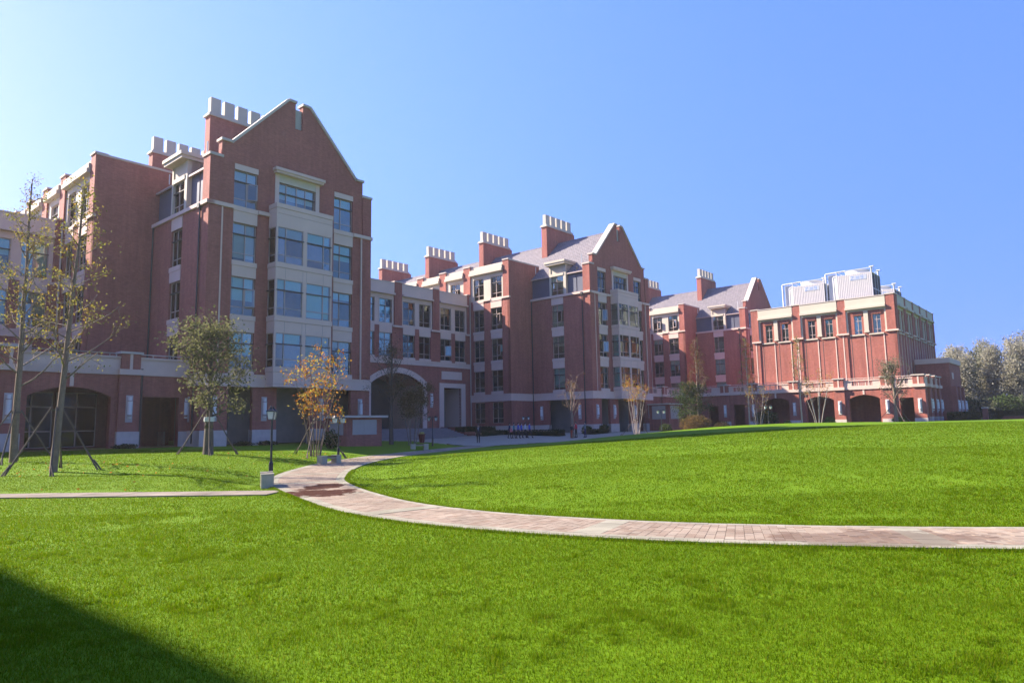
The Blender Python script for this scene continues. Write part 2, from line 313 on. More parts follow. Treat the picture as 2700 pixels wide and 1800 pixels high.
class Facade:
    """Facade-local: x to the right seen from outside, y inward, z relative to the eye level."""
    def __init__(s, b, os, ot, rot=0): s.b = b; s.o = (os, ot); s.rot = rot
    def pt(s, x, y):
        c, n = math.cos(s.rot), math.sin(s.rot); return (s.o[0]+c*x-n*y, s.o[1]+n*x+c*y)
    def add(s, name, mb, mat, smooth=False):
        return mb.build(name, mat, s.b, (*s.o, 0), s.rot, DZ, smooth)
    def box(s, name, mat, x0, x1, y0, y1, z0, z1, parent=None):
        key = (name, mat, round(x1-x0, 3), round(y1-y0, 3), round(z1-z0, 3))
        if key not in SHARED: SHARED[key] = MB().box(0, x1-x0, 0, y1-y0, 0, z1-z0).mesh(name, mat)
        px, py = s.pt(x0, y0); return place(name, SHARED[key], s.b, (px, py, z0+DZ), s.rot)
    def wall(s, name, mat, x0, x1, z0, z1, holes=(), y=0., d=.35, interior=True, iy=2.2, imat='room_light', itop=None):
        mb = MB(); xs = sorted({x0, x1, *[h[0] for h in holes], *[h[1] for h in holes]}); zs = sorted({z0, z1, *[h[2] for h in holes], *[h[3] for h in holes]})
        def inh(x, z): return any(h[0] < x < h[1] and h[2] < z < h[3] for h in holes)
        for i in range(len(xs)-1):
            k = 0
            while k < len(zs)-1:
                if inh((xs[i]+xs[i+1])/2, (zs[k]+zs[k+1])/2): k += 1; continue
                j = k
                while j+1 < len(zs)-1 and not inh((xs[i]+xs[i+1])/2, (zs[j+1]+zs[j+2])/2): j += 1
                mb.quad((xs[i], y, zs[k]), (xs[i+1], y, zs[k]), (xs[i+1], y, zs[j+1]), (xs[i], y, zs[j+1])); k = j+1
        for a, b, c, e in [h[:4] for h in holes]:
            mb.quad((a, y, c), (a, y, e), (a, y+d, e), (a, y+d, c)); mb.quad((b, y, e), (b, y, c), (b, y+d, c), (b, y+d, e))
            mb.quad((a, y, e), (b, y, e), (b, y+d, e), (a, y+d, e)); mb.quad((b, y, c), (a, y, c), (a, y+d, c), (b, y+d, c))
        o = s.add(name, mb, mat)
        if interior and holes:
            ib = MB(); ib.quad((x0+.3, y+iy, z0), (x1-.3, y+iy, z0), (x1-.3, y+iy, itop or z1-.2), (x0+.3, y+iy, itop or z1-.2))
            for zf in (4.0, 8.2, 12.4, 16.6):
                if z0 < zf < z1: ib.box(x0+.3, x1-.3, y+d+.02, y+iy, zf-.15, zf+.15)
            s.add('room_interior', ib, imat)
        return o
    def window(s, x0, x1, z0, z1, y=.16, split=.5, transom=.85, low=.63, shelf=True, opened=0, blind=None, gm='glass', three=False):
        w, h = x1-x0, z1-z0; key = ('win', round(w, 2), round(h, 2), round(split, 2), transom, low, shelf, three)
        f = .055
        zt = h-transom if transom else h; zl = low
        if three: xs = [0, w*.22, w*.5, w*.74, w]
        else: xs = [0, w*split, w]
        if key not in SHARED:
            mb = MB()
            mb.box(0, w, 0, .09, 0, f); mb.box(0, w, 0, .09, h-f, h); mb.box(0, f, 0, .09, f, h-f); mb.box(w-f, w, 0, .09, f, h-f)
            for xm in xs[1:-1]: mb.box(xm-.035, xm+.035, -.005, .085, f, h-f)
            if transom: mb.box(f, w-f, .004, .08, zt-.04, zt+.04)
            if zl: mb.box(f, w-f, .006, .078, zl-.03, zl+.03)
            SHARED[key] = mb.mesh('window', 'frame')
            SHARED[key, 'shelf'] = MB().box(-.03, w+.03, -.10, .004, zt-.055, zt+.015).mesh('transom_shelf', 'frame_dark')
        px, py = s.pt(x0, y); wo = place('window', SHARED[key], s.b, (px, py, z0+DZ), s.rot)
        if shelf and transom: place('transom_shelf', SHARED[key, 'shelf'], wo)
        zz = [0] + ([zl] if zl else []) + ([zt] if transom else []) + [h]
        for i in range(len(xs)-1):
            for k in range(len(zz)-1):
                a, b, c, e = xs[i]+.045, xs[i+1]-.045, zz[k]+.04, zz[k+1]-.04
                kk = ('pane', gm, round(b-a, 2), round(e-c, 2))
                if kk not in SHARED: SHARED[kk] = MB().box(-(b-a)/2, (b-a)/2, -.005, .005, -(e-c)/2, (e-c)/2).mesh('pane', gm)
                if opened and i == len(xs)-2 and k == len(zz)-2-(1 if transom else 0):
                    ck = ('cas', round(b-a, 2), round(e-c, 2))
                    if ck not in SHARED:
                        W, H = b-a, e-c; SHARED[ck] = MB().box(0, W, 0, .05, 0, .06).box(0, W, 0, .05, H-.06, H).box(0, .06, 0, .05, .06, H-.06).box(W-.06, W, 0, .05, .06, H-.06).mesh('casement', 'frame')
                        SHARED[ck, 'p'] = MB().box(.06, W-.06, .02, .03, .06, H-.06).mesh('pane', 'glass')
                    place('casement', SHARED[ck], wo, (a, -.02, c), -R(opened)); place('pane', SHARED[ck, 'p'], wo, (a, -.02, c), -R(opened)); continue
                place('pane', SHARED[kk], wo, ((a+b)/2, .045, (c+e)/2), rot=(R(rnd.gauss(0, .5)), 0, R(rnd.gauss(0, .5))))
        if blind is None: blind = rnd.choice([0, .2, .3, .3, .35, .45, .6, .9])
        if blind:
            hb = round(min(h-.1, h*blind), 2); bmat = rnd.choice(['blind', 'blind', 'blind', 'blind_white', 'blind_beige']); kb = ('blind', bmat, round(w, 2), hb)
            if kb not in SHARED: SHARED[kb] = MB().box(.06, w-.06, .2, .215, h-hb, h-.03).mesh('blind', bmat)
            place('blind', SHARED[kb], wo)
        return wo
    def arch(s, mb, xc, half, zs, zc, ztop, y0, y1, n=14, mi=0):
        r = (half**2+(zc-zs)**2)/(2*(zc-zs)); cz = zc-r
        zz = lambda x: cz+math.sqrt(max(0, r*r-(x-xc)**2))
        for i in range(n):
            a, b = xc-half+2*half*i/n, xc-half+2*half*(i+1)/n
            mb.quad((a, y0, zz(a)), (b, y0, zz(b)), (b, y0, ztop), (a, y0, ztop), mi=mi); mb.quad((b, y0, zz(b)), (a, y0, zz(a)), (a, y1, zz(a)), (b, y1, zz(b)), mi=mi)
    def ring(s, name, mat, xc, half, zs, zc, w, y0, y1, n=18):
        r = (half**2+(zc-zs)**2)/(2*(zc-zs)); cz = zc-r; a0 = math.asin(half/r); mb = MB()
        for i in range(n):
            A, B = -a0+2*a0*i/n, -a0+2*a0*(i+1)/n
            P = lambda an, q: (xc+q*math.sin(an), cz+q*math.cos(an))
            pts = [P(A, r), P(B, r), P(B, r+w), P(A, r+w)]; mb.prism(pts, y0, y1)
        return s.add(name, mb, mat)
    def sconce(s, x, z0=.78, z1=2.62, w=.42, y=0):
        k = 'sconce'
        if k not in SHARED:
            H = z1-z0; SHARED[k] = MB().box(-.22, .22, -.05, 0, 0, H).mesh('wall_light', 'sconce_back')
            SHARED[k, 1] = MB().lathe([(.15, 0), (.15, H*.50)], 12, (0, -.14, H*.28)).lathe([(.11, 0), (.13, .10)], 12, (0, -.14, H*.14)).lathe([(.11, 0), (.12, H*.14)], 12, (0, -.14, H*.80)).mesh('lamp_tube', 'sconce')
            SHARED[k, 2] = MB().lathe([(.17, 0), (.17, .05)], 12, (0, -.14, 0)).mesh('lamp_collar', 'frame')
        px, py = s.pt(x, y); o = place('wall_light', SHARED[k], s.b, (px, py, z0+DZ), s.rot)
        place('lamp_tube', SHARED[k, 1], o); [place('lamp_collar', SHARED[k, 2], o, (0, 0, (z1-z0)*q)) for q in (.25, .775)]; return o

FL = [(4.67, 7.49), (8.78, 11.72), (12.95, 15.93)]      # 2nd to 4th storey glazing
def spandrels(F, x0, x1, top5=True, y=-.04):
    for z0, z1 in ((7.49, 8.78), (11.72, 12.95)) + (((15.93, 17.22),) if top5 else ()):
        F.box('spandrel_panel', 'stone', x0, x1, y, .3, z0, z1-.38); F.box('sill_block', 'stone', x0-.04, x1+.04, y-.05, .3, z1-.375, z1)
    F.box('sill_block', 'stone', x0-.04, x1+.04, y-.05, .3, 4.302, 4.67)

# ------------------------------------------------------------------ gabled wings
def gable_wing(off, label, full=True, opens=(), depth=56):
    b = building('gabled_wing', off, 0, label, 'gabled brick wings of the school')
    W = 14.9
    # ---- gable front
    F = Facade(b, 0, 0, 0)
    holes = [(1.97, 3.92, a, c) for a, c in FL] + [(11.0, 12.95, a, c) for a, c in FL] + [(1.97, 3.92, 17.22, 20.1), (11.0, 12.95, 17.22, 20.1), (5.73, 9.13, 17.9, 20.02)]
    holes += [(1.97, 3.95, GRADE, 3.35), (5.95, 8.95, GRADE, 3.35), (10.95, 12.95, GRADE, 3.35)]
    F.wall('gable_wall', 'brick', 0, W, GRADE, 20.9, holes)
    g = MB()
    g.prism([(.92, 20.9), (7.45, 20.9), (7.45, 25.0), (7.1, 25.0), (7.1, 27.2), (6.5, 27.2), (1.76, 22.1), (.92, 22.1)], 0, .55)
    g.prism([(7.45, 20.9), (14.0, 20.9), (14.0, 22.1), (13.2, 22.1), (8.4, 27.2), (7.8, 27.2), (7.8, 25.0), (7.45, 25.0)], 0, .55)
    F.add('gable_top', g, 'brick')
    F.add('corner_pier', MB().box(-.004, .94, -.12, .55, 17.21, 20.7), 'brick'); F.add('corner_pier', MB().box(13.98, W+.004, -.12, .55, 17.21, 20.7), 'brick')
    F.add('corner_pier', MB().box(-.004, 1.0, -.10, .55, 4.3, 16.9), 'brick'); F.add('corner_pier', MB().box(13.9, W+.004, -.10, .55, 4.3, 16.9), 'brick')
    def cope(pts):
        mb = MB()
        for (xa, za), (xb, zb) in zip(pts, pts[1:]):
            d = Vector((xb-xa, zb-za)).normalized(); n = Vector((-d.y, d.x))*.2; e = d*.04
            mb.prism([(xa-e.x, za-e.y), (xb+e.x, zb+e.y), (xb+e.x+n.x, zb+e.y+n.y), (xa-e.x+n.x, za-e.y+n.y)], -.14, .72)
        F.add('coping', mb, 'coping')
    cope([(.86, 22.1), (1.76, 22.1), (6.48, 27.2), (7.14, 27.2)]); cope([(7.76, 27.2), (8.42, 27.2), (13.2, 22.1), (14.06, 22.1)])
    for xa, xb in ((-.08, 1.0), (13.9, W+.08)): F.box('coping', 'coping', xa, xb, -.2, .62, 20.7, 20.9)
    lv = MB()
    for i in range(14): lv.box(7.1, 7.8, .22, .30, 25.03+i*.13, 25.09+i*.13)
    lv.box(7.1, 7.8, .34, .36, 25.0, 26.85); F.add('louver', lv, 'white_metal')
    # bands, strips, bases
    for xa, xb in ((-.12, 1.93), (3.96, 4.93), (12.99, W+.12)): F.box('string_course', 'stone', xa, xb, -.2, .1, 16.91, 17.2)
    F.box('string_course', 'stone', -.1, W+.1, -.16, .1, 4.18, 4.3); F.box('base_band', 'stone', -.06, W+.06, -.13, .1, 3.35, 4.18)
    for xa in (1.0, 13.8): F.box('vertical_strip', 'stone', xa, xa+.11, -.13, 0, 4.3, 16.9)
    for xa, xb in ((-.06, 1.97), (3.95, 5.95), (8.95, 10.95), (12.95, W+.06)):
        F.box('stone_base', 'stone_base', xa, xb, -.07, .5, GRADE-.6, .12)
    for x in (.95, 4.9, 9.98, 13.9): F.sconce(x)
    for xa, xb in ((1.97, 3.92), (11.0, 12.95)):
        spandrels(F, xa, xb); F.box('lintel', 'stone', xa, xb, -.04, .2, 20.1, 20.55)
    for i, (z0, z1) in enumerate(FL + [(17.22, 20.1)]):
        for k, (xa, xb) in enumerate(((1.97, 3.92), (11.0, 12.95))):
            F.window(xa, xb, z0, z1, split=(.56, .38)[k], opened=28 if (i, k) in opens else 0)
    # fifth storey window over the bay
    F.window(5.73, 9.13, 17.9, 20.02, low=0, three=True, transom=.8)
    F.box('stone_jamb', 'stone', 5.38, 5.73, -.06, .3, 17.87, 20.66); F.box('stone_jamb', 'stone', 9.13, 9.48, -.06, .3, 17.87, 20.66); F.box('stone_head', 'stone_cream', 5.73, 9.13, -.03, .3, 20.02, 20.66)
    F.box('canopy', 'stone', 5.25, 9.65, -.45, .1, 20.66, 20.84); F.box('canopy', 'stone', 5.15, 9.75, -.55, .1, 20.84, 21.08)
    # bay window
    B0, B1, BY = 4.93, 10.06, -1.2
    def ring(z0, z1, e=0, mat='stone', nm='bay_panel'): F.box(nm, mat, B0-e, B1+e, BY-e, -.002, z0, z1)
    for z0, z1 in ((15.97, 17.04), (17.06, 17.49), (11.79, 12.70), (7.55, 8.46), (3.60, 4.50)): ring(z0, z1)
    for z0, z1 in ((17.51, 17.87), (12.72, 13.1), (8.48, 8.88), (4.52, 4.88), (3.35, 3.58)): ring(z0, z1, .04)
    ring(17.04, 17.06, -.05, 'frame_dark', 'joint'); ring(17.49, 17.51, -.05, 'frame_dark', 'joint')
    for za in (12.70, 8.46, 4.50, 3.58): ring(za, za+.02, -.05, 'frame_dark', 'joint')
    for z0, z1 in ((13.1, 15.97), (8.88, 11.79), (4.88, 7.55)):
        for xa, xb in ((B0, B0+.13), (7.33, 7.65), (B1-.13, B1)): F.box('bay_post', 'stone', xa, xb, BY, BY+.14, z0, z1)
        F.window(B0+.13, 7.33, z0, z1, y=BY+.03, split=.31, blind=rnd.choice([.3, .3, .6])); F.window(7.65, B1-.13, z0, z1, y=BY+.03, split=.69, blind=rnd.choice([.3, .95, .3]))
        S = Facade(b, B0, -.02, -math.pi/2); S.window(0, 1.04, z0, z1, y=.03, split=.96, blind=.95)
        S2 = Facade(b, B1, BY+.26, math.pi/2); S2.window(0, .90, z0, z1, y=.05, split=.96, blind=0)
        for x in (5.77, 7.31, 7.65, 9.21): F.box('joint', 'frame', x, x+.03, BY-.008, BY, z0-1.28, z0-.42)
    # ---- side facing -u: x = 9.65 - t
    S = Facade(b, 0, 9.65, -math.pi/2); X = lambda t: 9.65-t
    xa, xb = X(6.15), X(4.2)
    S.wall('side_wall', 'brick', 0, 9.65, GRADE, 16.91, [(xa, xb, a, c) for a, c in FL] + [(X(7.0), X(3.5), GRADE, 3.35)])
    spandrels(S, xa, xb, False); S.box('spandrel_panel', 'stone', xa, xb, -.04, .3, 15.93, 16.905)
    for i, (z0, z1) in enumerate(FL): S.window(xa, xb, z0, z1, split=.42, opened=24 if (i, 9) in opens else 0)
    S.box('string_course', 'stone', -.0, 9.65+.2, -.2, .4, 16.91, 17.2)
    S.box('string_course', 'stone', 0, 9.65+.05, -.14, .1, 4.18, 4.3); S.box('base_band', 'stone', 0, 9.65+.02, -.10, .1, 3.35, 4.18)
    for p, q in ((0, X(7.0)), (X(3.5), 9.65)): S.box('stone_base', 'stone_base', p, q, -.06, .5, GRADE-.6, .12)
    S.sconce(X(2.0)); S.sconce(X(8.2))
    S.add('lead_clad_wall', MB().box(0, X(6.4), .35, .45, 17.2, 19.9).box(X(3.65), X(.95), .35, .45, 17.2, 19.9), 'lead_wall')
    S.box('pier_return', 'brick', X(.96), 9.65+.10, -.005, .5, 17.21, 20.7); S.box('coping', 'coping', X(1.02), 9.65+.02, -.085, .6, 20.702, 20.898)
    d0, d1 = X(6.4), X(3.65)
    S.add('dormer', MB().box(d0, d0+.26, -.03, 1.6, 17.2, 21.25).box(d1-.42, d1, -.03, 1.6, 17.2, 21.25).box(d0+.26, d1-.42, .05, 1.6, 19.8, 21.25), 'stone_cream')
    S.add('dormer_head', MB().box(d0+.2, d1-.36, -.09, .06, 19.8, 20.15), 'stone_cream')
    S.add('dormer_cheek', MB().prism([(d0-.0, 0), (0, 0), (0, 0)], 0, 0) if False else MB().box(d1-.02, d1+.0, .3, 3.2, 20.0, 21.25), 'stone')
    S.add('dormer_roof', MB().box(d0-.25, d1+.25, -.62, 3.3, 21.25, 21.5).box(d0-.35, d1+.35, -.72, 3.3, 21.5, 21.78), 'stone_cream')
    S.window(d0+.26, d1-.42, 17.25, 19.8, y=.1, split=.45, transom=.8, blind=.3)
    S.add('downpipe', MB().tube((X(1.1), -.1, -.8), (X(1.1), -.1, 16.85), .07, .07).box(X(1.1)-.16, X(1.1)+.16, -.26, .02, 16.75, 17.1), 'pipe_dark')
    S.add('downpipe', MB().tube((.12, -.1, -.8), (.12, -.1, 17.0), .07, .07), 'pipe_dark')
    # ---- blank wall facing -v, t = 9.65
    Bk = Facade(b, -4.5, 9.65, 0)
    Bk.add('blank_wall', MB().box(0, 6.4, 0, .4, GRADE, 22.05), 'brick'); Bk.box('coping', 'coping', -.06, 6.4, -.06, .5, 22.05, 22.22)
    Bk.box('string_course', 'stone', -.05, 4.45, -.10, -.003, 4.18, 4.3); Bk.box('base_band', 'stone', -.03, 4.45, -.07, -.003, 3.35, 4.18); Bk.box('stone_base', 'stone_base', -.04, 4.45, -.05, -.003, GRADE-.6, .12)
    Bk.add('overflow_pipe', MB().tube((5.55, -.08, 21.0), (5.55, -.08, 21.9), .05, .05, 6), 'white_metal')
    # ---- wide rear part facing -u, s = -4.5 : x = TE - t
    TE = depth; K = Facade(b, -4.5, TE, -math.pi/2); X = lambda t: TE-t
    bays = [(10.7, 16.8, ((14.35, 16.3), (11.05, 13.05))), (18.1, 21.7, ((18.9, 20.9),))]
    t = 23.0
    while t < TE-7: bays.append((t, t+3.6, ((t+.8, t+2.8),))); t += 4.9
    lo = []; hi = []
    for a, c, ws in bays:
        for w0, w1 in ws:
            hi.append((X(w1), X(w0), 17.32, 20.25))
            if c < 17: lo += [(X(w1), X(w0), p, q) for p, q in FL] + [(X(w1), X(w0), .5, 3.25)]
    K.wall('rear_wall', 'brick', 0, TE-9.652, GRADE, 17.2, lo)
    K.wall('attic_wall', 'stone_cream', 0, TE-9.652, 17.2, 22.0, hi, y=.04)
    for a, c, ws in bays:
        K.box('cornice', 'stone_cream', X(c)-.02, X(a)+.02, -.42, .1, 20.8, 21.15); K.box('cornice', 'stone_cream', X(c)+.01, X(a)-.01, -.28, .1, 21.15, 21.6)
        for w0, w1 in ws:
            K.window(X(w1), X(w0), 17.32, 20.25, y=.2, split=.45, opened=30 if rnd.random() < .4 else 0, blind=.28)
            if c < 17:
                spandrels(K, X(w1), X(w0)); 
                for p, q in FL: K.window(X(w1), X(w0), p, q, split=.45, opened=25 if rnd.random() < .3 else 0)
                K.window(X(w1), X(w0), .5, 3.25, split=.45)
    for a, c in [(9.652, 10.7), (16.8, 18.1)] + [(q[1], q[1]+1.3) for q in bays[1:]]:
        K.box('brick_pier', 'brick', X(c), X(a), -.12, .3, 17.2, 22.15); K.box('coping', 'coping', X(c)-.05, X(a)+.05, -.2, .8, 22.15, 22.3)
    for a, c in ((9.70, 11.0), (13.1, 14.3)): K.box('string_course', 'stone', X(c), X(a)+.12, -.16, .1, 17.0, 17.22)
    K.box('string_course', 'stone', X(17.0), X(9.652), -.12, .1, 4.18, 4.3); K.box('base_band', 'stone', X(17.0), X(9.652), -.08, .1, 3.35, 4.18); K.box('stone_base', 'stone_base', X(17.0), X(9.652), -.05, .3, GRADE-.6, .12)
    # ---- roof, courses as real steps
    rf = MB(); n = 22; e0, er, zr = .16, 7.45, 26.65; ze = 19.98
    for side in (0, 1):
        for i in range(n):
            a, c = e0+(er-e0)*i/n, e0+(er-e0)*(i+1)/n; za, zc = ze+(zr-ze)*i/n, ze+(zr-ze)*(i+1)/n
            if side: a, c = W-a, W-c
            p = [(a, .5, za+.075), (c, .5, zc), (c, TE, zc), (a, TE, za+.075)]; q = [(a, .5, za), (a, .5, za+.075), (a, TE, za+.075), (a, TE, za)]
            if side: p.reverse(); q.reverse()
            rf.quad(*reversed(p)); rf.quad(*q)
    rf.build('roof', 'roof_tile', b, dz=DZ)
    MB().tube((er, .5, zr), (er, TE, zr), .09, .09, 6).build('ridge_cap', 'roof_tile', b, dz=DZ)
    MB().box(.03, .17, .96, 9.65, 19.82, 19.97).build('gutter', 'frame', b, dz=DZ)
    MB().box(-4.2, 1.9, 10.0, TE, 21.2, 21.5).build('flat_roof', 'asphalt_roof', b, dz=DZ)
    MB().box(W-.5, W-.05, .56, TE, GRADE, 19.9).box(W-.05, W+4.5, 9.65, TE, GRADE, 22.0).box(-4.4, W+4, TE-.3, TE, GRADE, 20).build('far_wall', 'brick', b, dz=DZ)
    # ---- chimneys
    for t in (10.3, 22.9, 35.5, 48.0):
        c = MB().box(0, 6.85, 0, .95, 0, 6.6).build('chimney', 'brick', b, (4.68, t, 22.1+DZ))
        MB().box(-.16, 6.45, -.14, 1.09, 6.6, 6.78).box(-.05, 6.3, -.05, 1.0, 6.78, 6.95).build('chimney_cap', 'pot_stone', c)
        pm = SHARED.get('pot') or MB().box(0, .96, 0, .55, 0, 1.52).mesh('chimney_pot', 'pot_stone'); SHARED['pot'] = pm
        for k in range(5): place('chimney_pot', pm, c, (.12+k*1.30, .2, 6.95))
    for s_, t_ in ((2.4, 14.5), (2.0, 27.0)): MB().tube((s_, t_, 21.6), (s_, t_, 23.6), .06, .06, 6).build('vent_pipe', 'white_metal', b, dz=DZ)
    MB().tube((.4, 1.3, 20.6), (.4, 1.3, 22.2), .06, .06, 6).build('vent_pipe', 'white_metal', b, dz=DZ)
    return b
gable_wing(0, 'nearest and tallest-looking brick gable wing with stone bay window, at the left', opens={(3, 0), (1, 0)})
gable_wing(49.56, 'middle brick gable wing with four chimneys, right of the arched link', opens={(2, 0), (1, 0), (2, 9)}, depth=60)
gable_wing(99.2, 'farthest brick gable wing, partly hidden behind the block with rooftop cooling towers', depth=36)

# ------------------------------------------------------------------ link blocks
def link_block(off, label, arch=True):
    b = building('link_block', 19.4+off, 17.1, label, 'three storey links between the wings')
    W = 25.66; F = Facade(b, 0, 0, 0); m = W/4
    ws = []
    for i in range(4): ws += [(i*m+.62, i*m+2.57), (i*m+3.32, i*m+5.27)]
    hi = [(a+.25, c+.25, 12.97, 15.93) for a, c in ws]; mid = [(a+.25, c+.25, 8.85, 11.72) for a, c in ws]
    ac, ah = W/2, 4.1; doors = [(20.6, 23.8), (1.86, 5.06)]
    F.wall('upper_wall', 'stone', 0, W, 12.6, 18.05, hi)
    F.wall('middle_wall', 'brick', 0, W, 7.95, 12.6, mid)
    lows = [(ac-ah, ac+ah, GRADE, 6.85)] + [(a, c, GRADE, 5.25) for a, c in doors]
    F.wall('lower_wall', 'brick', 0, W, GRADE, 7.95, lows, d=.5, interior=False)
    mb = MB(); F.arch(mb, ac, ah, 5.5, 6.85, 6.851, 0, 5.0); F.add('arch_spandrel', mb, 'brick')
    vl = MB(); F.arch(vl, ac, ah, 5.5, 6.84, 6.9, .52, 6.0); F.add('vault', vl, 'plaster_salmon')
    F.add('passage_wall', MB().box(ac-ah-.02, ac-ah+.0, .5, 6, GRADE, 5.5).box(ac+ah, ac+ah+.02, .5, 6, GRADE, 5.5), 'stone')
    F.ring('arch_ring', 'stone', ac, ah, 5.5, 6.85, .68, -.12, .3)
    for x in (ac-ah-.68, ac+ah): F.box('arch_jamb', 'stone', x, x+.68, -.12, .5, GRADE, 5.95)
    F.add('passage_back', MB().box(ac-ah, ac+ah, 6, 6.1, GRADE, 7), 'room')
    for a, c in doors:
        F.add('door_surround', MB().box(a-.78, a, -.14, .3, GRADE, 5.85).box(c, c+.78, -.14, .3, GRADE, 5.85).box(a, c, -.14, .3, 5.25, 5.85), 'stone')
        F.add('door_reveal', MB().box(c-.02, c, .3, 3.0, GRADE, 5.25).box(a, a+.02, .3, 3, GRADE, 5.25), 'stone')
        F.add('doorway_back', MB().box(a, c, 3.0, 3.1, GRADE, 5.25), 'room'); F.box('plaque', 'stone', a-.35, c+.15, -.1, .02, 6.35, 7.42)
    for x in (ac+ah+1.55, ac-ah-1.55): F.sconce(x, 2.62, 4.42)
    F.box('string_course', 'stone', 0, W, -.18, .1, 8.42, 8.58); F.box('base_band', 'stone', 0, W, -.13, .1, 7.95, 8.42)
    for i in range(5):
        x = i*m; xa, xb = max(0, x-.6), min(W, x+.6)
        F.box('brick_pier', 'brick', xa, xb, -.16, .3, 12.75, 18.2); F.box('coping', 'coping', xa-.03, xb+.03, -.22, .6, 18.2, 18.32)
        F.box('pier_ledge', 'stone', max(0, xa-.25), min(W, xb+.25), -.22, .1, 12.52, 12.75)
    for i in range(4):
        F.box('cornice', 'stone', i*m+.6, i*m+m-.6, -.42, .1, 16.5, 16.72); F.box('parapet', 'stone', i*m+.62, i*m+m-.62, -.16, .2, 16.72, 18.0); F.box('coping', 'coping', i*m+.61, i*m+m-.61, -.2, .3, 18.0, 18.12)
    for a, c in ws:
        a += .25; c += .25
        F.window(a, c, 12.97, 15.93, split=rnd.choice([.45, .55]), opened=20 if rnd.random() < .15 else 0); F.window(a, c, 8.85, 11.72, split=.5, opened=22 if rnd.random() < .2 else 0)
        F.box('spandrel_panel', 'stone', a, c, -.04, .3, 11.72, 12.59); F.box('sill_block', 'stone', a-.03, c+.03, -.07, .3, 8.582, 8.85)
        F.box('window_jamb', 'stone', a-.12, a, -.03, .2, 12.97, 15.93); F.box('window_jamb', 'stone', c, c+.12, -.03, .2, 12.97, 15.93)
    MB().box(0, W, .5, 12, 17.0, 17.4).build('flat_roof', 'asphalt_roof', b, dz=DZ)
    F.add('downpipe', MB().tube((W-.12, -.25, -.8), (W-.12, -.25, 18.0), .07, .07, 6), 'coping')
    F.add('far_wall', MB().box(.01, W-.01, 11.8, 12, GRADE, 17), 'brick')
    return b
link_block(0, 'three storey link with tall stone archway and stone-framed doorway')
link_block(-49.56, 'three storey stone-fronted link at the far left behind the bare trees')
link_block(49.64, 'sliver of three storey link right of the middle gable wing')

# ------------------------------------------------------------------ arcades
def parapet(F, x0, x1, pillars, pw=1.25, zb=4.03, open_lattice=True, y=0):
    """stone fascia with recessed lattice panels between brick pillar blocks, rail on top"""
    edges = [x0] + [v for p in pillars for v in (p-pw/2, p+pw/2)] + [x1]
    for i in range(0, len(edges), 2):
        a, c = edges[i], edges[i+1]
        if c-a < .3: continue
        a += .002; c -= .002
        F.box('fascia', 'stone', a, c, y-.12, y+.15, zb, zb+.50); F.box('fascia_cap', 'stone', a, c, y-.18, y+.2, zb+1.13, zb+1.27)
        w = c-a
        if w > 2.4:
            F.box('fascia_panel', 'stone', a, a+w*.22, y-.10, y+.12, zb+.50, zb+1.13); F.box('fascia_panel', 'stone', c-w*.22, c, y-.10, y+.12, zb+.50, zb+1.13)
            lt = MB(); xa, xb = a+w*.22, c-w*.22; nn = max(4, int((xb-xa)/.22))
            for k in range(nn): xx = xa+(xb-xa)*(k+.5)/nn; lt.box(xx-.02, xx+.02, y-.02, y+.02, zb+.5, zb+1.13)
            for zz in (.62, .80, .98): lt.box(xa, xb, y-.018, y+.018, zb+zz-.015, zb+zz+.015)
            F.add('lattice', lt, 'louver')
            for k in (1, 2): xx = xa+(xb-xa)*k/3; F.box('lattice_post', 'stone', xx-.06, xx+.06, y-.06, y+.06, zb+.5, zb+1.13)
        else: F.box('fascia_panel', 'stone', a, c, y-.10, y+.12, zb+.50, zb+1.13)
        rl = MB().tube((a, y, zb+1.47), (c, y, zb+1.47), .035, .035, 6)
        for k in range(int(w/1.2)+1): xx = a+.15+k*1.2; rl.tube((xx, y, zb+1.25), (xx, y, zb+1.47), .025, .025, 5)
        F.add('handrail', rl, 'coping')
    for p in pillars:
        F.box('pillar_block', 'brick', p-pw/2, p+pw/2, y-.30, y+.5, zb+.38, zb+1.45); F.box('coping', 'coping', p-pw/2-.12, p+pw/2+.12, y-.42, y+.6, zb+1.45, zb+1.6)
        F.box('vertical_strip', 'stone', p-.09, p+.09, y-.33, y-.30, zb+.38, zb+1.45); F.box('pillar_ledge', 'stone', p-pw/2-.14, p+pw/2+.14, y-.44, y+.1, zb+.0, zb+.38)
def arcade(F, x0, x1, arches, rects, pillars, z_arch=(2.5, 3.12), half=2.4, zb=4.03, gr=GRADE, deep=5.0):
    holes = [(c-h, c+h, gr, z_arch[1]) for c, h in arches] + [(a, c, gr, z) for a, c, z in rects]
    F.wall('arcade_wall', 'brick', x0, x1, gr-.3, zb, holes, d=.5, interior=False)
    for c, h in arches:
        mb = MB(); F.arch(mb, c, h, z_arch[0], z_arch[1], z_arch[1]+.001, 0, .5)
        F.add('arch_infill', mb, 'brick')
        F.box('keystone', 'stone', c-.11, c+.11, -.05, .1, z_arch[1]+.05, zb)
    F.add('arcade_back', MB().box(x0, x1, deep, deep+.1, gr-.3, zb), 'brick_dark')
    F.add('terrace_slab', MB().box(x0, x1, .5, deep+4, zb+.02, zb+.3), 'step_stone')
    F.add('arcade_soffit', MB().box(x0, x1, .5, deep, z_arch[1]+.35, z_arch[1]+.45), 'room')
    for p in pillars:
        F.box('pillar', 'brick', p-.68, p+.68, -.25, .2, gr-.3, zb); F.box('stone_base', 'stone_base', p-.72, p+.72, -.30, .3, gr-.6, .14); F.sconce(p, y=-.25)
    parapet(F, x0, x1, pillars, zb=zb)
b = building('arcade', -32, 2.0, 'brick arcade with terrace at the left, behind the two tall staked trees', 'brick arcades with stone parapets')
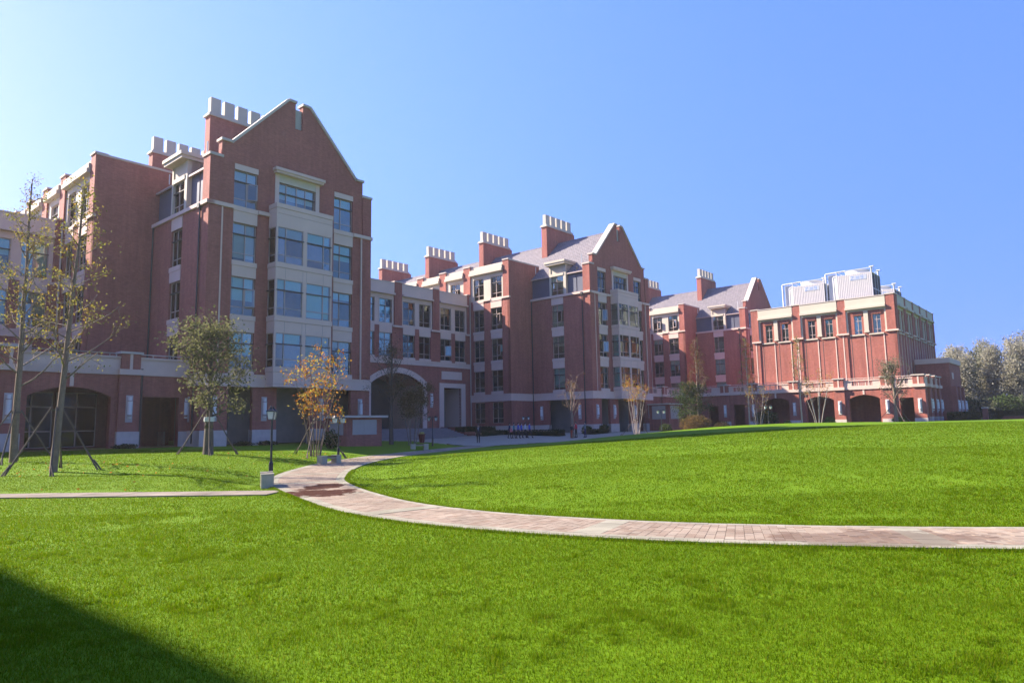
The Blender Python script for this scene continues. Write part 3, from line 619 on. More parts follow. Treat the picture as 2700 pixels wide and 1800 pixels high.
F = Facade(b, 0, 0, 0); o = 32
arcade(F, 0, 32, [(-7.65+o, 2.42), (-14.6+o, 2.42), (-21.55+o, 2.42)], [(-3.2+o, -.68+o, 2.55)], [-4.15+o, -11.1+o, -18.05+o, -25+o])
for xc in (-7.65+o, -14.6+o):       # glazed doors inside the arches
    D = Facade(b, 0, 3.2, 0); D.window(xc-2.6, xc-.1, GRADE+.1, 2.9, y=0, split=.5, low=1.1, transom=1.0, blind=0, shelf=False, gm='glass_dark'); D.window(xc+.1, xc+2.6, GRADE+.1, 2.9, y=0, split=.5, low=1.1, transom=1.0, blind=0, shelf=False, gm='glass_dark')
F.box('stone_base', 'stone_base', o-.66, o-.02, -.05, .3, GRADE-.4, .1)
F.add('downpipe', MB().tube((o-3.35, -.12, -.8), (o-3.35, -.12, 4.5), .08, .08, 6), 'pipe_dark')
b = building('arcade', 64.5, 2.0, 'low brick arcade between the middle gable wing and the cooling tower block', 'brick arcades with stone parapets')
F = Facade(b, 0, 0, 0)
arcade(F, 0, 12.5, [], [(4.6, 6.6, 2.55), (8.4, 10.0, 2.55)], [9.0-2.2])
b = building('arcade', 77, 2.0, 'sunlit brick arcade with arches and wall lights under the cooling tower block', 'brick arcades with stone parapets')
F = Facade(b, 0, 0, -math.pi/2)           # x = 2 - t
xx = lambda t: 2.0-t
arcade(F, 0, 33.6, [(xx(-12.85), 1.88), (xx(-18.85), 1.85), (xx(-24.5), 1.88)], [(xx(-2.5), xx(-4.1), 2.55), (xx(-6.5), xx(-8.2), 2.6), (xx(-28.7), xx(-30.3), 2.75)], [xx(-5.3), xx(-9.6), xx(-15.5), xx(-21.5), xx(-27.3), xx(-31.0)], z_arch=(2.8, 3.32), zb=4.06)
F2 = Facade(b, 0, -33.6, 0)
F2.wall('end_wall', 'brick', 0, 9.5, GRADE-.3, 4.06, [(3.2, 4.6, GRADE, 3.0)], d=.5, interior=False)
for p in (2.2, 5.6, 8.6): F2.box('pillar', 'brick', p-.6, p+.6, -.25, .2, GRADE-.3, 4.06); F2.sconce(p, y=-.25); F2.box('stone_base', 'stone_base', p-.65, p+.65, -.3, .3, GRADE-.6, .3)
parapet(F2, 0, 9.5, [2.2, 5.6, 8.6], zb=4.06)

# ------------------------------------------------------------------ block with cooling towers
b = building('hall_block', 81.5, -8.2, 'flat-roofed brick hall with tall narrow upper windows at the right')
def hall_face(F, W, mod, pier, n):
    holes = []; bw = mod-pier
    for i in range(n):
        x = pier+i*mod
        for q in (.19, .655): holes.append((x+bw*q, x+bw*q+bw*.196, 11.92, 14.55))
    F.wall('hall_wall', 'brick', 0, W, GRADE, 15.9, holes, y=.12, d=.25, iy=1.2)
    for i in range(n+1):
        x = i*mod; F.box('brick_pier', 'brick', x, x+pier, -.12, .4, 12.2, 17.05); F.box('coping', 'coping', x-.04, x+pier+.04, -.2, .8, 17.05, 17.2)
        F.box('pier_face', 'brick', x, x+pier, 0, .3, 4.3, 12.0); F.box('pier_ledge', 'stone', x-.28 if i else x, x+pier+.28, -.22, .1, 11.98, 12.2)
    for i in range(n):
        x = pier+i*mod
        F.box('cornice', 'stone_cream', x, x+bw, -.42, .2, 15.45, 15.75); F.box('parapet', 'stone_cream', x+.01, x+bw-.01, -.16, .3, 15.75, 17.0); F.box('coping', 'coping', x+.01, x+bw-.01, -.22, .4, 17.0, 17.1)
        F.box('stone_head', 'stone_cream', x, x+bw, -.02, .12, 15.15, 15.45)
        for a, c in ((0, .045), (.955, 1.0)): F.box('stone_jamb', 'stone_cream', x+bw*a, x+bw*c, -.02, .12, 12.2, 15.15)
        F.box('stone_mullion', 'stone_cream', x+bw*.445, x+bw*.555, -.05, .12, 12.3, 15.15); F.box('mullion_foot', 'stone_cream', x+bw*.435, x+bw*.565, -.1, .12, 12.1, 12.3)
        for q in (.19, .655):
            F.box('sill', 'stone_cream', x+bw*(q-.11), x+bw*(q+.255), -.06, .12, 11.72, 11.9); F.box('hood', 'brick', x+bw*(q-.03), x+bw*(q+.226), .0, .12, 14.6, 14.95)
            F.window(x+bw*q, x+bw*q+bw*.196, 11.92, 14.55, y=.22, split=.5, transom=.75, low=.55, shelf=False, blind=rnd.choice([0, 0, .9]))
            F.box('panel_joint', 'frame_dark', x+bw*(q-.10), x+bw*(q-.085), .108, .12, 4.3, 11.7)
            F.box('vertical_strip', 'stone', x+bw*(q+.235), x+bw*(q+.258), .06, .12, 4.3, 11.72)
        F.box('vertical_strip', 'stone', x-pier*.55, x-pier*.43, -.03, 0, 4.3, 11.98)
hall_face(Facade(b, 0, 0, -math.pi/2), 19.9, 6.27, 1.1, 3)
hall_face(Facade(b, 0, -19.9, 0), 26.4, 5.06, 1.1, 5)
MB().box(.3, 26.2, -19.5, -.3, 15.9, 16.3).build('flat_roof', 'asphalt_roof', b, dz=DZ)
MB().box(.2, 26.2, -.3, -.02, GRADE, 16.9).box(26.0, 26.3, -19.7, -.3, GRADE, 16.9).build('far_wall', 'brick', b, dz=DZ)

b2 = building('annex', 91, -28.0, 'low dark brick annex with pale fascia beside the hall, far right')
A = Facade(b2, 0, -.15, -math.pi/2)
A.wall('side_wall', 'brick', 0, 4.2, GRADE, 7.82); A.box('fascia', 'stone', -.0, 4.3, -.12, .2, 7.82, 8.55)
A2 = Facade(b2, 0, -4.35, 0)
A2.wall('front_wall', 'brick', 0, 9, GRADE, 7.82, [(1.2, 2.4, 1.0, 4.2), (4.4, 5.6, 1.0, 4.2)]); A2.box('fascia', 'stone', 0, 9, -.12, .2, 7.82, 8.55); A2.box('plaque', 'stone', 1.5, 2.6, -.06, .02, 5.6, 6.5)
for x in (.6, 3.4, 6.6): A2.box('pillar', 'brick', x-.45, x+.45, -.6, .1, GRADE, 4.5); A2.sconce(x, y=-.6); A2.box('stone_base', 'stone_base', x-.5, x+.5, -.65, .1, GRADE, .9)
MB().box(.1, 8.9, -4.2, -.2, 7.9, 8.2).build('flat_roof', 'asphalt_roof', b2, dz=DZ)
# ------------------------------------------------------------------ cooling towers on the hall roof
def cooling_tower(s, t, label, W=4.8, D=4.6, z0=16.6, z1=20.9, side_tank=True):
    x, y = L(s, t); e = empty('cooling_tower', (x, y, EYE+16.3), BROT-math.pi/2, label, 'cooling tower', 'cooling towers on the hall roof')
    H = z1-16.3; mb = MB(); n = 40          # corrugated front: x right, y inward
    def corr(y, sgn):
        for i in range(n):
            a, c = W*i/n, W*(i+1)/n; d = .05 if i % 2 else 0; mb.box(a, c, y-d, y+.1, .5, H)
    corr(0, 1); mb.box(0, W, D-.1, D, .5, H); mb.box(0, W, .1, D-.1, .5, .6); e2 = mb.build('casing', 'tower_panel', e)
    MB().box(0, W, .1, D-.1, H-.1, H).build('top_deck', 'tower_panel', e)
    for xs, nm in ((W-.05, 'louver_side'), (0, 'louver_side')):
        lv = MB()
        for i in range(24): z = .7+i*(H-1.0)/24; lv.box(xs, xs+.05, .15, D-.15, z, z+.09)
        lv.build(nm, 'tower_lead', e)
        fr = MB()
        for k in range(4): yy = .1+k*(D-.2)/3; fr.box(xs-.02, xs+.08, yy-.05, yy+.05, .5, H)
        fr.box(xs-.02, xs+.08, .1, D-.1, H*.5-.05, H*.5+.05); fr.build('louver_frame', 'white_metal', e)
    MB().box(.1, W-.1, D*.5-.05, D*.5+.05, .6, H-.15).build('fill_pack', 'tower_lead', e)
    MB().lathe([(1.75, 0), (1.6, .25), (1.6, .62), (1.7, .72)], 28, (W*.5, D*.5, H)).build('fan_shroud', 'white_metal', e, smooth=False)
    MB().lathe([(.25, .5), (.25, .95), (.12, 1.05)], 12, (W*.5, D*.5, H)).build('fan_motor', 'metal_dark', e)
    rl = MB(); P = [(.1, .1), (W-.1, .1), (W-.1, D-.1), (.1, D-.1)]
    for i in range(4):
        a, c = P[i], P[(i+1) % 4]
        rl.tube((*a, H), (*a, H+.65), .05, .05, 6); rl.tube((*a, H+.62), (*c, H+.62), .035, .035, 6)
    rl.build('guard_rail', 'white_metal', e)
    for k in (0, 1): MB().box(W-.35, W+.25, .2+k*(D-.9), .7+k*(D-.9), H+.75, H+.86).tube((W-.1, .45+k*(D-.9), H), (W-.1, .45+k*(D-.9), H+.8), .12, .12, 8).build('inlet_pipe', 'white_metal', e)
    if side_tank:
        MB().box(-1.2, -.08, .5, D-.4, 0, H+.35).build('water_tank', 'white_metal', e)
        pp = MB(); pp.tube((-1.45, .25, 0), (-1.45, .25, H+.55), .13, .13, 8).tube((-1.45, .25, H+.55), (1.3, .25, H+.62), .11, .11, 8).tube((-.35, .05, 0), (-.35, .05, H-.15), .11, .11, 8).tube((-.35, .05, H-.15), (.1, .05, H-.05), .11, .11, 8)
        pp.build('pipework', 'white_metal', e)
    pl = MB().box(W*.40, W*.86, -.075, -.055, H-.95, H-.32).build('name_plate', 'plate_blue', e)
    g = MB(); zt, zb_ = H-.4, H-.88; h = zt-zb_                   # faded lettering on the plate
    def st(x0, z0_, x1, z1_, w=.07):
        d = Vector((x1-x0, z1_-z0_)).normalized(); nn = Vector((-d.y, d.x))*w*.5
        g.prism([(x0-nn.x, z0_-nn.y), (x1-nn.x, z1_-nn.y), (x1+nn.x, z1_+nn.y), (x0+nn.x, z0_+nn.y)], -.082, -.074)
    x0 = W*.43; st(x0, zt, x0+.36, zt); st(x0+.36, zt, x0, zb_); st(x0, zb_, x0+.36, zb_)
    st(x0+.48, zb_, x0+.56, zb_+.06)
    x0 += .75
    for k in range(3): st(x0+k*.16, zt-(.06 if k == 1 else 0), x0+k*.16-(.05 if k == 0 else 0), zb_)
    x0 += .56; st(x0, zt, x0+.34, zt); st(x0+.30, zt, x0+.30, zb_); st(x0+.04, zt-.05, x0+.04, zt-.25); st(x0+.04, zt-.25, x0+.3, zt-.25); st(x0+.02, zb_+.02, x0+.3, zb_+.02)
    g.build('lettering', 'blue_print', pl)
    return e
cooling_tower(84.0, -13.8, 'left cooling tower with white water tank on the hall roof', z1=20.4, W=4.7)
cooling_tower(84.0, -20.2, 'middle and largest-looking cooling tower on the hall roof', z1=21.05, W=4.85)
cooling_tower(93.0, -20.9, 'smaller-looking cooling tower at the back right of the hall roof', z1=19.7, W=5.0, side_tank=False)

# ------------------------------------------------------------------ louvred huts
def hut(s, t, w, d, z0, z1, label):
    x, y = L(s, t); e = empty('louvred_hut', (x, y, EYE+z0), BROT, label, 'hut', 'louvred brick huts'); H = z1-z0
    MB().box(0, w, 0, d, -.5, H-.16).build('wall', 'brick', e); MB().box(-.35, w+.35, -.35, d+.35, H-.16, H).build('roof_slab', 'coping', e)
    lv = MB(); fr = MB()
    def panel(x0, x1, rot):
        k = Facade(e, 0, 0, 0) if not rot else Facade(e, 0, d, -math.pi/2)
        bz = MB(); 
        bz.box(x0, x1, -.012, 0, H*.42, H-.32); m1 = bz.build('vent_recess', 'sconce_back', e, (*k.o, 0), k.rot)
        sl = MB(); n = 12
        for i in range(n): z = H*.42+(H*.58-.32)*i/n; sl.prism([(x0, z), (x1, z), (x1, z+.05), (x0, z+.05)], -.06, -.012)
        sl.box((x0+x1)/2-.03, (x0+x1)/2+.03, -.065, -.012, H*.42, H-.32); sl.build('louver', 'louver', m1)
    panel(w*.16, w*.84, False); panel(d*.2, d*.85, True)
    return e
hut(8.25, -6.0, 3.3, 2.7, -1.45, 1.05, 'small brick plant hut with louvres beside the path, before the archway')
hut(63.3, -3.1, 3.5, 3.2, -.9, 2.8, 'small brick plant hut beside the right corner of the middle gable wing')

# brick block out of frame whose shadow falls across the lower left corner
b = building('school_block', -31.7, -30.0, 'plain brick block beyond the left edge, casting the corner shadow on the lawn')
MB().box(-14, 0, 0, 26, GRADE-.8, 18.32).build('wall', 'brick', b, dz=DZ); MB().box(-14.2, .2, -.2, 26.2, 18.32, 18.6).build('coping', 'coping', b, dz=DZ)

# ------------------------------------------------------------------ terrain
INNER = np.array([(60,12),(30,11.2),(16,10.4),(11,10.5),(7.8,10.89),(5.64,11.26),(3.07,11.99),(.94,13.07),(-.73,14.31),(-2.33,16.19),(-3.94,19.15),(-5.29,22.36),(-5.97,24.76),(-6.78,29.4),(-7.25,35.5),(-6.9,42),(-5.8,48.25),(-4.0,54),(-1.5,59.5)], float)
MOUND = np.vstack([INNER, np.array([(2,63.5),(8,68.5),(14,77),(24,88),(48,108),(100,120),(140,70),(130,14)], float)])
LEFT = np.array([(-120,29),(-40,22.2),(-7.6,20.15),(-8.3,24),(-9.2,29),(-9.8,34.5),(-9.3,41),(-8.2,47),(-6.3,53.5),(-4.6,57.5),(-3.7,60.3),(-9,64.5),(-12,66),(-70,120),(-160,80)], float)
def seg_dist(P, poly, closed=True):
    d = np.full(len(P), 1e9); n = len(poly)
    for i in range(n if closed else n-1):
        a, b = poly[i], poly[(i+1) % n]; ab = b-a
        t = np.clip(((P-a)@ab)/(ab@ab), 0, 1); d = np.minimum(d, np.linalg.norm(P-(a+t[:, None]*ab), axis=1))
    return d
def inside(P, poly):
    c = np.zeros(len(P), bool); n = len(poly); j = n-1
    for i in range(n):
        xi, yi = poly[i]; xj, yj = poly[j]
        m = ((yi > P[:, 1]) != (yj > P[:, 1])) & (P[:, 0] < (xj-xi)*(P[:, 1]-yi)/(yj-yi+1e-12)+xi); c ^= m; j = i
    return c
def sst(x, a, b): t = np.clip((x-a)/(b-a), 0, 1); return t*t*(3-2*t)
def hgt(P):
    P = np.asarray(P, float).reshape(-1, 2); x, y = P[:, 0], P[:, 1]
    base = -1.7 + .12*sst(y, 50, 64) + .24*sst(y, 62, 77) + .38*sst(y, 77, 90) + .30*sst(x, 22, 45)*sst(y, 60, 85)
    m = inside(P, MOUND); d = np.maximum(0, seg_dist(P, MOUND)-.35)*m
    h = base + (-.02-base)*np.tanh(np.maximum(0, d-1.2*np.exp(-d/4))/27)
    h = np.where(m, np.minimum(-.03, h + .60*np.exp(-((x-20)**2+(y-62)**2)/13.5**2)*np.clip(d/10, 0, 1)), h)
    lf = inside(P, LEFT); dl = np.maximum(0, seg_dist(P, LEFT[:11], False)-.3)*lf
    h = np.where(lf, np.maximum(h, -1.7+.73*(1-np.exp(-dl/5.2))), h)
    und = .010*np.sin(x*.9+1.3)*np.sin(y*.7)+.006*np.sin(x*2.1)*np.cos(y*1.7+.5)
    w = np.where(m, np.clip(d/3, 0, 1), np.where(lf, np.clip(dl/3, 0, 1), np.where(y < 20, np.clip((8.4+np.maximum(0, -x)*.9-y)/4, 0, 1)*.8, 0)))
    return h + und*w
def hz(x, y): return float(hgt([(x, y)])[0]) + EYE
xs = np.concatenate([[-1500, -700, -350, -200, -130, -90, -70, -55, -45, -38], np.arange(-32, 48.1, .6), [52, 58, 66, 76, 90, 110, 140, 200, 350, 700, 1500]])
ys = np.concatenate([[-600, -200, -60, -20, -6], np.arange(-1, 82, .6), np.arange(83, 104, 3), [110, 125, 150, 200, 300, 500, 900, 1800]])
GX, GY = np.meshgrid(xs, ys); P = np.stack([GX.ravel(), GY.ravel()], 1); Z = hgt(P)+EYE
nx, ny = len(xs), len(ys); idx = np.arange(nx*ny).reshape(ny, nx)
F_ = np.stack([idx[:-1, :-1].ravel(), idx[:-1, 1:].ravel(), idx[1:, 1:].ravel(), idx[1:, :-1].ravel()], 1)
me = bpy.data.meshes.new('ground'); me.from_pydata(np.column_stack([P, Z]).tolist(), [], F_.tolist()); me.materials.append(MATS['lawn']); me.polygons.foreach_set('use_smooth', [True]*len(me.polygons))
tag(place('ground', me), 'green lawn ground rising to a low mound at the right', kind='structure')

# ------------------------------------------------------------------ path: kerb stones, cross bands and pavers
def smooth(poly, step=.05):
    pts = []
    for i in range(len(poly)-1):
        p0, p1, p2, p3 = poly[max(0, i-1)], poly[i], poly[i+1], poly[min(len(poly)-1, i+2)]
        for t in np.linspace(0, 1, 40, endpoint=False):
            pts.append(.5*((2*p1)+(-p0+p2)*t+(2*p0-5*p1+4*p2-p3)*t*t+(-p0+3*p1-3*p2+p3)*t**3))
    pts = np.array(pts); s = np.concatenate([[0], np.cumsum(np.linalg.norm(np.diff(pts, axis=0), axis=1))])
    q = np.arange(0, s[-1], step); return np.column_stack([np.interp(q, s, pts[:, 0]), np.interp(q, s, pts[:, 1])]), step
CURVE, CST = smooth(INNER[2:])
tang = np.gradient(CURVE, axis=0); tang /= np.linalg.norm(tang, axis=1)[:, None]; tang = np.array([np.mean(tang[max(0, i-12):i+13], axis=0) for i in range(len(tang))]); tang /= np.linalg.norm(tang, axis=1)[:, None]
nrm = np.column_stack([-tang[:, 1], tang[:, 0]])          # towards the outer / left side
LEN = len(CURVE)*CST
def pw(a):                                                  # path width along its length
    i = min(len(CURVE)-1, int(a/CST)); y = CURVE[i, 1]; return 1.95+.75*float(sst(np.array([y]), 17, 28)[0])-.35*float(sst(np.array([y]), 36, 50)[0])
def ppt(a, o):
    f = min(len(CURVE)-1.001, max(0, a/CST)); i = int(f); f -= i; return (CURVE[i]*(1-f)+CURVE[i+1]*f)-(nrm[i]*(1-f)+nrm[i+1]*f)*o*SGN
SGN = 1
mid = CURVE[len(CURVE)//2]-nrm[len(CURVE)//2]
if inside(np.array([mid]), MOUND)[0]: SGN = -1
path = empty('garden_path', (0, 0, 0)); tag(path, 'curving path of red pavers with cream stone borders', None, kind='structure')
pieces = {'paver_red': [], 'paver_cream': []}
JT = .006
def piece(mat, a0, a1, o0, o1):
    pieces[mat].append([ppt(a0+JT/2, o0+JT/2), ppt(a1-JT/2, o0+JT/2), ppt(a1-JT/2, o1-JT/2), ppt(a0+JT/2, o1-JT/2)])
a = 0.0
while a < LEN-.4:
    w = pw(a); piece('paver_cream', a, a+.30, 0, .16); piece('paver_cream', a, a+.30, .16, .30) if w > 2.2 else None
    piece('paver_cream', a, a+.30, w-.30, w-.15); piece('paver_cream', a, a+.30, w-.15, w); a += .30
a = 0.0; row = 0
while a < LEN-.4:
    w = pw(a); ph = (a+3.4) % 4.4
    o0 = .30 if w > 2.2 else .16
    if ph < .40:
        k = 4
        for j in range(k): o = o0+(w-.3-o0)*j/k; piece('paver_cream', a, a+.42, o, o0+(w-.3-o0)*(j+1)/k)
        a += .42; continue
    n = 7; bw = (w-.3-o0)/n; L_ = .125 if ph < 4.275 else 4.4-ph; e_ = [o0] + [o0+(j+(.5 if row % 2 else 1))*bw for j in range(n if row % 2 else n-1)] + [w-.3]
    for j in range(len(e_)-1): piece('paver_red', a, a+L_, e_[j], e_[j+1])
    a += max(.06, L_); row += 1
def slab_mesh(quads, name, mat, thick=.05, topz=.032):
    v = []; f = []
    Q = np.array(quads); zz = hgt(Q.reshape(-1, 2)).reshape(-1, 4)+EYE
    for q, z in zip(Q, zz):
        b = len(v); z = np.maximum(z, z.mean()-.01)
        jz = rnd.uniform(-.0025, .0025)
        v += [(*q[i], z[i]+topz+jz-thick) for i in range(4)] + [(*q[i], z[i]+topz+jz) for i in range(4)]
        ar = (q[1][0]-q[0][0])*(q[2][1]-q[0][1])-(q[1][1]-q[0][1])*(q[2][0]-q[0][0])
        fs = ((4,5,6,7),(0,1,5,4),(1,2,6,5),(2,3,7,6),(3,0,4,7))
        for x in fs: f.append(tuple(b+i for i in (x if ar > 0 else reversed(x))))
    me = bpy.data.meshes.new(name); me.from_pydata(v, [], f); me.materials.append(MATS[mat]); return me
for mat, nm, nm2 in (('paver_red', 'paver', 'paver_field'), ('paver_cream', 'kerb_stone', 'kerb_row')):
    Q = pieces[mat]
    vis = [(math.hypot(*np.mean(q, axis=0)), i) for i, q in enumerate(Q) if abs(math.atan2(np.mean(q, axis=0)[0], np.mean(q, axis=0)[1])) < R(36.5)]
    near = {i for _, i in sorted(vis)[:300]}
    for i in sorted(near): place(nm, slab_mesh([Q[i]], nm, mat), path)
    o = place(nm2, slab_mesh([q for i, q in enumerate(Q) if i not in near], nm2, mat), path); o['kind'] = 'stuff'
bed = MB(); st = 10
for i in range(0, len(CURVE)-st, st):
    w0, w1 = pw(i*CST), pw((i+st)*CST); q = [ppt(i*CST, 0), ppt((i+st)*CST, 0), ppt((i+st)*CST, w1), ppt(i*CST, w0)]
    zz = hgt(np.array(q))+EYE+.012; bed.quad(*[(*p, z) for p, z in zip(q, zz)])
bed.build('path_bed', 'mortar', path)
# side path to the left, large tan slabs
sp = empty('side_path', (0, 0, 0)); tag(sp, 'narrow straight path of tan slabs leaving to the left', kind='structure')
A0, A1 = np.array((-6.55, 19.3)), np.array((-34, 21.2)); dd = (A1-A0)/np.linalg.norm(A1-A0); nn_ = np.array((dd[1], -dd[0])); 
k = 0; a = 0
while a < np.linalg.norm(A1-A0)-.6:
    for j in (0, 1):
        q = [A0+dd*(a+.008)+nn_*(j*.62-.62+.008), A0+dd*(a+.592)+nn_*(j*.62-.62+.008), A0+dd*(a+.592)+nn_*(j*.62-.008), A0+dd*(a+.008)+nn_*(j*.62-.008)]
        place('slab', slab_mesh([q], 'slab', 'slab_tan', topz=.035), sp)
    a += .6

# ------------------------------------------------------------------ forecourt and steps
PLAZA = np.array([(-3.6,60.4),(-9,64.4),L(16.6,1.5),L(19.2,10.4),L(45.2,10.4),L(45.2,9.0),L(49.3,9.0),L(49.6,-1.2),L(60,-3),(24,76.5),(16,73.6),(8,68.6),(2,63.7),(-1.5,59.7),(-2.6,58.0)], float)
gx, gy = np.meshgrid(np.arange(-30, 40, .8), np.arange(54, 100, .8)); C_ = np.stack([gx.ravel()+.4, gy.ravel()+.4], 1); ins = inside(C_, PLAZA) ; cells = C_[ins]
v = []; f = []
corn = np.concatenate([cells+np.array(q) for q in ((-.4,-.4),(.4,-.4),(.4,.4),(-.4,.4))]).reshape(4, -1, 2).transpose(1, 0, 2).reshape(-1, 2); zz = hgt(corn)+EYE+.045
me = bpy.data.meshes.new('forecourt'); me.from_pydata(np.column_stack([corn, zz]).tolist(), [], [(4*i, 4*i+1, 4*i+2, 4*i+3) for i in range(len(cells))]); me.materials.append(MATS['paving_grey'])
tag(place('forecourt', me), 'grey paved forecourt in front of the archway', kind='structure')
x0, y0 = L(20.5, 17.0); st = empty('entrance_steps', (x0, y0, EYE-1.35), BROT, 'wide flight of stone steps up to the archway', 'steps')
n = 9
for i in range(n):
    z = .15*(i+1); yb = -6.6+i*.52
    MB().box(0, 18.2-i*.05, yb, -.05-i*.002, z-.15 if i else -.4, z).build('step', 'step_stone', st)
for sx in (-.55, 18.25): MB().prism([(0, -.3), (.5, -.3), (.5, .55), (0, .55)], -6.8, -.1).build('cheek_wall', 'brick_dark', st, (sx, 0, 0))
MB().prism([(0, -.3), (.5, -.3), (.5, 1.45), (0, 1.45)], -3.4, -.1).build('cheek_wall', 'brick_dark', st, (18.76, 0, 0))

# ------------------------------------------------------------------ grass blades
def grass():
    g = np.random.default_rng(5); V = []; PATHP = np.vstack([[ppt(a, -.02) for a in np.arange(0, LEN-.2, .5)], [ppt(a, pw(a)-.0) for a in np.arange(LEN-.2, 0, -.5)]])
    SIDE = np.array([A0-nn_*.66, A1-nn_*.66, A1+nn_*.66, A0+nn_*.66])
    def vn(P, f, seed):                                   # value noise
        q = P*f; i = np.floor(q).astype(int); t = q-i; t = t*t*(3-2*t)
        hsh = lambda a, b: (np.sin(a*127.1+b*311.7+seed*17.3)*43758.5453) % 1.0
        return (hsh(i[:, 0], i[:, 1])*(1-t[:, 0])+hsh(i[:, 0]+1, i[:, 1])*t[:, 0])*(1-t[:, 1])+(hsh(i[:, 0], i[:, 1]+1)*(1-t[:, 0])+hsh(i[:, 0]+1, i[:, 1]+1)*t[:, 0])*t[:, 1]
    for d0, d1, dens, ln, wd in ((4.0, 7.0, 6800, .036, .0034), (7.0, 10.5, 3800, .038, .0050), (10.5, 15, 1700, .042, .0085), (15, 24, 850, .038, .0105), (24, 44, 210, .042, .019)):
        area = .85*(d1*d1-d0*d0)+3*(d1-d0); n = int(area*dens)
        y = np.sqrt(g.uniform(d0*d0, d1*d1, n)); x = g.uniform(-1, 1, n)*(.80*y+.8); P = np.column_stack([x, y])
        ok = ~inside(P, PATHP) & ~inside(P, SIDE); P = P[ok]
        c1 = vn(P, 2.2, 1); c2 = vn(P, 6.5, 2); c3 = vn(P, 1.0, 3); tuft = np.clip((c1*.35+c2*.65-.58)*5, 0, 1)*np.clip(c3*1.7-.2, 0, 1)
        bare = np.clip((.22-vn(P, 1.1, 5))*8, 0, 1)*np.clip((vn(P, .3, 7)-.5)*3, 0, 1)
        keep = g.uniform(0, 1, len(P)) < (.70+.30*tuft)*(1-.75*bare); P = P[keep]; tuft = tuft[keep]; n = len(P)
        z = hgt(P)+EYE; an = g.uniform(0, 2*np.pi, n); l = ln*(.6+.4*g.random(n))*(1+.75*tuft); la = g.uniform(.1, 1.05, n); lz = g.uniform(0, 2*np.pi, n)
        wx, wy = np.cos(an)*wd, np.sin(an)*wd; tx, ty = np.cos(lz)*np.sin(la)*l, np.sin(lz)*np.sin(la)*l; tz = np.cos(la)*l
        a = np.column_stack([P[:, 0]-wx, P[:, 1]-wy, z-.004]); b = np.column_stack([P[:, 0]+wx, P[:, 1]+wy, z-.004]); c = np.column_stack([P[:, 0]+tx, P[:, 1]+ty, z+tz])
        V.append(np.stack([a, b, c], 1).reshape(-1, 3))
    for side in (0, 1):
        n = 26000; aa = g.random(n)**1.0*min(LEN-.5, 34); off = np.abs(g.normal(size=n))*.06+.004
        P = np.array([ppt(q, -o_ if side == 0 else pw(q)+o_) for q, o_ in zip(aa, off)]); dist = np.hypot(P[:, 0], P[:, 1]); wd = .0045*np.clip(dist/9, .8, 4)
        z = hgt(P)+EYE; an = g.uniform(0, 2*np.pi, n); l = .06*(.6+.7*g.random(n)); la = g.uniform(.0, .8, n); lz = g.uniform(0, 2*np.pi, n)
        tx, ty = np.cos(lz)*np.sin(la)*l, np.sin(lz)*np.sin(la)*l
        V.append(np.stack([np.column_stack([P[:, 0]-np.cos(an)*wd, P[:, 1]-np.sin(an)*wd, z-.004]), np.column_stack([P[:, 0]+np.cos(an)*wd, P[:, 1]+np.sin(an)*wd, z-.004]), np.column_stack([P[:, 0]+tx, P[:, 1]+ty, z+np.cos(la)*l])], 1).reshape(-1, 3))
    V = np.concatenate(V).astype(np.float32); n = len(V); me = bpy.data.meshes.new('lawn_grass'); me.vertices.add(n); me.vertices.foreach_set('co', V.ravel())
    me.loops.add(n); me.loops.foreach_set('vertex_index', np.arange(n, dtype=np.int32)); me.polygons.add(n//3); me.polygons.foreach_set('loop_start', np.arange(0, n, 3, dtype=np.int32))
    me.materials.append(MATS['grass_blade']); me.update(); me.validate()
    tag(place('lawn_grass', me), 'short mown grass blades covering the lawns', 'grass', kind='stuff')
    print('grass tris', n//3)
grass()

# ------------------------------------------------------------------ trees
def leaves_mesh(name, pts, size, mat, g, flat=.0, aspect=.55):
    n = len(pts); pts = np.asarray(pts); d = g.normal(size=(n, 3)); d[:, 2] *= (1-flat); d /= np.linalg.norm(d, axis=1)[:, None]
    e = np.cross(d, g.normal(size=(n, 3))); e /= np.linalg.norm(e, axis=1)[:, None]+1e-9
    s = size*(.6+.8*g.random(n))[:, None]; a = pts-d*s*.5; c = pts+d*s*.5; m1 = pts+e*s*aspect*.5; m2 = pts-e*s*aspect*.5
    V = np.stack([a, m1, c, m2], 1).reshape(-1, 3).astype(np.float32); N_ = len(V)
    me = bpy.data.meshes.new(name); me.vertices.add(N_); me.vertices.foreach_set('co', V.ravel()); me.loops.add(N_); me.loops.foreach_set('vertex_index', np.arange(N_, dtype=np.int32))
    me.polygons.add(n); me.polygons.foreach_set('loop_start', np.arange(0, N_, 4, dtype=np.int32)); me.materials.append(MATS[mat]); me.update(); me.validate(); return me
def limb(mb, pts, r0, r1, k=6):
    n = len(pts)-1
    for i in range(n): mb.tube(pts[i], pts[i+1], r0+(r1-r0)*i/n, r0+(r1-r0)*(i+1)/n, k, cap=(i == n-1))
